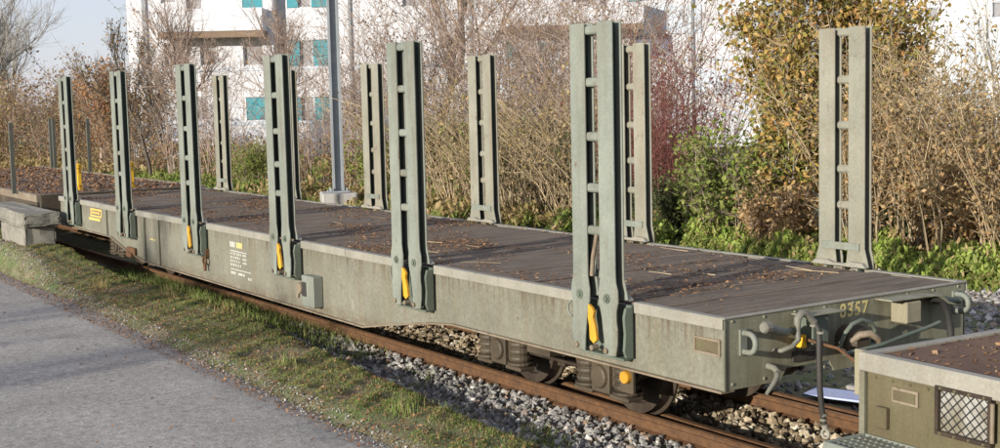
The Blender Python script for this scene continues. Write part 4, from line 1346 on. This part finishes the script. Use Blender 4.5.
BR = [(-22.3, 14.6, 'bare brown shrub behind the straw canes beside the slim far stake'), (-19.8, 14.4, 'bare brown shrub under the left end of the middle balcony'), (-25.9, 11.9, 'bare brown shrub between the light pole and the third far stake'), (-27.2, 12.5, 'tall bare brown shrub just right of the light pole'), (-25.2, 13.5, 'tall bare shrub beside the thick bare trunk'), (-21.5, 13.2, 'bare brown shrub above the straw canes in the middle'),
      (-18.9, 12.8, 'bare brown shrub in front of the middle balcony'), (-17.0, 13.0, 'bare brown shrub behind the nearest near stake'), (-32.6, 12.5, 'bare shrub with green base left of the light pole'),
      (-29.3, 11.6, 'bare shrub right behind the light pole'), (-37.2, 11.4, 'bare shrub behind the fourth near stake'), (-23.3, 12.7, 'bare brown shrub beyond the second nearest near stake'), (-40.5, 11.6, 'bare brown shrub at the left corner of the white building'), (-15.2, 13.2, 'bare brown shrub behind the red dogwood')]
for i, (x, y, lb) in enumerate(BR):
    plant('brown1' if x < -28.5 else ('brown0', 'brown2')[i % 2], 'bare_shrub', x, y, lb, 'shrub', sc=.85 if -38 < x < -29 else 1.0, rz=i * .9)
plant('green0', 'green_bush', -33.0, 10.9, 'green bush low on the ground left of the light pole foot', 'bush', rz=.4, sc=.8)
plant('green0', 'green_bush', -24.0, 12.2, 'green leafy clump inside the bare shrubs of the middle', 'bush', rz=3.4, sc=1.1)
plant('dk0', 'low_bush', -7.2, 11.6, 'dark low bush inside the straw shrubs right of the nearest far stake', 'bush', rz=.5, sc=.9)
plant('dk0', 'low_bush', -5.4, 11.4, 'dark low bush at the foot of the pale birch', 'bush', rz=2.5, sc=.9)
plant('dry0', 'dry_bush', -6.2, 10.8, 'dry orange brown bush among the straw canes at right', 'bush', rz=.2, sc=.9)
for i, (x, y, k, s_, lb) in enumerate([(-23.6, 12.9, 'dk0', 1.3, 'dark leafy bush behind the canes right of the second nearest near stake'), (-20.6, 12.2, 'green0', 1.2, 'green bush showing between the canes left of the slim third far stake'),
                                        (-17.8, 12.2, 'dk0', 1.35, 'dark leafy bush behind the canes left of the tallest near stake'), (-15.6, 12.2, 'dk0', 1.2, 'dark leafy bush behind the tallest near stake'), (-25.4, 11.6, 'green0', 1.0, 'green bush behind the second nearest near stake')]):
    plant(k, 'leafy_bush', x, y, lb, 'bush', rz=i * 1.4, sc=s_)
plant('bare_tree', 'bare_tree', -27.1, 14.2, 'thick bare tree trunk rising in front of the white building', 'tree', sc=1.0)
plant('lean_tree', 'bare_tree', -38.2, 10.4, 'leaning bare tree with several limbs before the balcony', 'tree', sc=1.0, rz=0)
plant('lean_tree', 'bare_tree', -36.0, 13.0, 'bare spreading tree standing behind the fourth near stake', 'tree', sc=.9, rz=2)
plant('young_tree', 'young_tree', -39.6, 9.5, 'slender young tree with dark straight trunk left of the third near stake', 'tree')
plant('young_tree', 'young_tree', -44.5, 12.0, 'slender bare tree near the left corner of the white building', 'tree', rz=2.0)
plant('orange_tree', 'orange_tree', -49.5, 10.6, 'small tree with orange leaves left of the white building', 'tree')
FAR = [(-57.6, 8.2, 'rust0', 'russet bush behind the distant wagon at the left edge'), (-60.9, 11.4, 'rust1', 'large russet bush above the thin distant stakes'), (-55.0, 10.3, 'rust0', 'russet bush behind the farthest near stake'),
       (-51.0, 12.2, 'rust1', 'russet bush between the two farthest near stakes'), (-66, 13.5, 'rust0', 'most distant russet bush under the open sky'), (-62, 7.6, 'olive_bush', 'yellow brown bush at the far left behind the distant wagon'),
       (-46.5, 11.2, 'rust1', 'low russet bush left of the slender young tree'), (-70, 16.5, 'rust1', 'hazy russet bush at the foot of the sky'), (-72, 11, 'olive_bush', 'distant yellow brown bush near the left edge')]
for i, (x, y, k, lb) in enumerate(FAR):
    plant(k, 'autumn_bush', x, y, lb, 'bush', rz=i * 1.3, sc=.95)
plant('pale_tree', 'bare_tree', -47.0, 4.6, 'pale bare tree reaching in from the upper left edge', 'tree', sc=.85, rz=.5)
plant('pale_tree', 'bare_tree', -64.0, 10.5, 'faint bare tree against the sky at left', 'tree', sc=.85, rz=3.0)

# low herbs along the hedge
r = np.random.default_rng(77)
def herb(name, n, x0, x1, y0, y1, h, s0, s1, mat, label, seed, thr=-.1):
    r = np.random.default_rng(seed)
    x = r.uniform(x0, x1, n); y = r.uniform(y0, y1, n)
    k = fbm(x, y, 1.3) + .6 * fbm(x, y, 3.7) > thr + r.normal(0, .25, n)
    x, y = x[k], y[k]
    env = h * (.35 + .65 * np.clip(.6 + .6 * fbm(x, y, 2.6), 0, 1)) * smooth(y0 - .1, y0 + .5, y)
    z = height(x, y) + env * np.sqrt(r.uniform(0, 1, len(x)))
    P = np.stack([x, y, z], -1)
    o = mobj(name, flakes(name, P, s0, s1, mat, seed, 1.0, (.5, .9)))
    return tag(o, label, 'weeds', None, 'stuff')


herb('weeds', 65000, -14.5, 1.5, 8.9, 10.6, .50, .04, .10, LF['lime'], 'bright green weeds growing along the foot of the shrubs', 1, -.25)
herb('weeds', 16000, -13, -3, 8.7, 10.4, .40, .04, .09, LF['green'], 'darker green weeds mixed in behind the deck', 2, .0)
herb('weeds', 16000, -45, -15, 8.2, 11.5, .30, .06, .16, LF['green'], 'low green plants beneath the shrubs in the middle distance', 3, .0)
herb('dry_weeds', 7000, -13, 1.5, 8.8, 11.0, .7, .03, .08, LF['straw'], 'withered straw weeds mixed into the green strip', 6, .1)
herb('undergrowth', 26000, -46, -14, 10.6, 13.5, 1.7, .05, .11, LF['rust'], 'russet brown undergrowth between the bare shrub stems', 7, -.1)
herb('undergrowth', 9000, -40, -18, 10.2, 13.0, 1.2, .05, .11, LF['green'], 'patches of green undergrowth between the bare shrub stems', 8, .3)
herb('far_weeds', 14000, -75, -42, 5.5, 10.5, .5, .08, .2, LF['straw'], 'dry weeds in front of the distant bushes at left', 5, -.3)
herb('dry_weeds', 9000, -30, -11, 8.4, 10.6, .5, .05, .16, LF['straw'], 'straw coloured dead weeds at the foot of the cane shrubs', 4, .1)

# ------------------------------------------------------------------ grass on the bank
def blades(name, P, h0, h1, w, mat, label, seed, cat='grass'):
    r = np.random.default_rng(seed)
    n = len(P)
    a = r.uniform(0, 2 * np.pi, n); H = r.uniform(h0, h1, n)
    d = np.stack([np.cos(a), np.sin(a), np.zeros(n)], -1)
    b = a + r.normal(np.pi / 2, .5, n)
    l = np.stack([np.cos(b), np.sin(b), np.zeros(n)], -1) * (H * r.uniform(.1, .8, n))[:, None]
    ww = (w * r.uniform(.6, 1.3, n))[:, None]
    up_ = np.array([0, 0, 1.])
    p0 = P - d * ww / 2; p1 = P + d * ww / 2
    mid = P + l * .3 + up_ * (H * .6)[:, None]
    tip = P + l + up_ * (H * r.uniform(.75, 1, n))[:, None]
    V = np.stack([p0, p1, mid + d * ww * .35, mid - d * ww * .35, tip], 1)
    F = np.concatenate([np.stack([np.arange(n) * 5, np.arange(n) * 5 + 1, np.arange(n) * 5 + 2], -1), np.stack([np.arange(n) * 5, np.arange(n) * 5 + 2, np.arange(n) * 5 + 3], -1), np.stack([np.arange(n) * 5 + 3, np.arange(n) * 5 + 2, np.arange(n) * 5 + 4], -1)], 0)
    o = mobj(name, fast_mesh(name, V.reshape(-1, 3), F, mat))
    return tag(o, label, cat, None, 'stuff')


n = 170000
x = -22 + 24.5 * r.uniform(0, 1, n) ** .8
ylo = -1.34 + np.interp(x, [-16, -9, -2], [.42, .24, .06]); yhi = y_gravel(x) - .06
y = ylo + (yhi - ylo) * r.uniform(0, 1, n)
d = fbm(x, y, 1.9) + .7 * fbm(x, y, 5.1) + .35
k = d > r.normal(0, .35, n)
k &= ~((y - ylo < .16) & (r.uniform(0, 1, n) < .75))
x, y = x[k], y[k]
P = np.stack([x, y, height(x, y) - .01], -1)
lush = ((y - ylo[k]) / (yhi[k] - ylo[k]) + .5 * fbm(x, y, 2.7) + r.normal(0, .2, len(x))) > .5
blades('grass', P[~lush], .008, .034, .006, LF['grass'], 'short yellowish grass on the bank beside the road', 9)
blades('grass', P[lush], .012, .050, .006, LF['lushgrass'], 'longer green grass on the bank close to the near rail', 10)
xx = r.uniform(-13, 2, 9000); yy = y_gravel(xx) + r.normal(.12, .14, 9000)
kk = (fbm(xx, yy, 2.4) + .6 * fbm(xx, yy, 6) > .35) & (yy < .66)
P = np.stack([xx, yy, height(xx, yy) + .01], -1)[kk]
blades('ballast_grass', P, .03, .10, .006, LF['lushgrass'], 'sparse grass growing through the ballast shoulder', 31)
P5, S5 = scatter(9000, -12.5, 3, lambda x: y_gravel(x) - .2, .69, .004, .007, .018, 41)
stones('pebbles', P5, S5, MT['stone_brown'], 'small brown pebbles between the ballast stones', 41)
xx = r.uniform(-14.5, -5.5, 15000); yy = r.uniform(.1, .70, 15000)
kk = r.uniform(0, 1, 15000) < np.interp(xx, [-14.5, -9, -7.5, -5.5], [.9, .9, .5, .0]) * np.clip(.75 + .6 * fbm(xx, yy, 3), 0, 1)
P = np.stack([xx, yy, height(xx, yy) - .01], -1)[kk]
blades('rail_grass', P, .06, .19, .007, LF['lushgrass'], 'taller grass growing against the near rail under the left half of the wagon', 33)
# dry debris and leaves on the bank and the road edge
n = 42000
x = r.uniform(-20, 1.5, n); y = r.uniform(-1.45, .35, n) + .03
P = np.stack([x, y, np.maximum(height(x, y), np.where(y < np.interp(x, [-16, -9, -2], [.42, .24, .06]) - 1.27, -.118, -1)) + r.uniform(.0, .02, n)], -1)
tag(mobj('leaf_debris', flakes('leaf_debris', P, .008, .035, MT['litter'], 12)), 'dry leaf crumbs lying in the grass beside the road', 'leaf litter', None, 'stuff')
rd = np.random.default_rng(91)
xr_ = rd.uniform(-16, -1, 420); yr_ = rd.uniform(-4.5, -1.2, 420) ; kk = rd.uniform(0, 1, 420) < np.exp((yr_ + 1.2) / 1.2)
P = np.stack([xr_, yr_, np.full(420, -.108)], -1)[kk]
tag(mobj('fallen_leaves', flakes('fallen_leaves', P, .02, .05, MT['litter'], 92)), 'single fallen leaves lying on the grey road', 'leaf litter', None, 'stuff')
# grit along the road edge
P4, S4 = scatter(3800, -18, 1, lambda x: -1.42 + np.interp(x, [-16, -9, -2], [.42, .24, .06]), lambda x: -1.18 + np.interp(x, [-16, -9, -2], [.42, .24, .06]), .0, .004, .013, 15)
P4[:, 2] = np.maximum(P4[:, 2], np.where(P4[:, 1] < np.interp(P4[:, 0], [-16, -9, -2], [.42, .24, .06]) - 1.28, -.119, -1))
stones('grit', P4, S4, MT['stone'], 'fine grey grit along the crumbling road edge', 15)
# taller weeds that stand out of the bank
WD = [(-3.0, -.55, .16, 'yellowish'), (-6.9, -.35, .22, 'dry'), (-9.3, .1, .26, 'dry'), (-10.6, -.2, .22, 'dry')]
tufts = [(-5.2, -.75, 'small tuft of yellow grass below the second near stake'), (-2.9, -.75, 'tuft of yellow grass near the bottom of the picture'), (-8.6, .0, 'tall dry grass tuft below the stencilled text'), (-10.4, -.1, 'tall grass tuft below the third near stake'), (-12.0, -.5, 'pale grass tuft close to the road at left')]
for i, (x0, y0, lb) in enumerate(tufts):
    rr = np.random.default_rng(50 + i)
    P = np.stack([x0 + rr.normal(0, .09, 45), y0 + rr.normal(0, .06, 45), np.zeros(45)], -1)
    P[:, 2] = height(P[:, 0], P[:, 1]) - .01
    o = blades('grass_tuft', P - np.array([x0, y0, 0]), .06, .22, .007, LF['straw'] if i > 1 else LF['grass'], lb, 60 + i, 'grass tuft')
    o.location = (x0, y0, 0)

# bare trees on the road's other side, whose twigs shade the road
plant('young_tree', 'roadside_tree', -1.4, -26, 'slender roadside tree opposite the wagon, behind the viewer', 'tree', sc=1.1)
plant('young_tree', 'roadside_tree', -4.6, -25, 'roadside tree farther along the road, behind the viewer', 'tree', rz=2.4, sc=1.2)
bpy.context.view_layer.update()
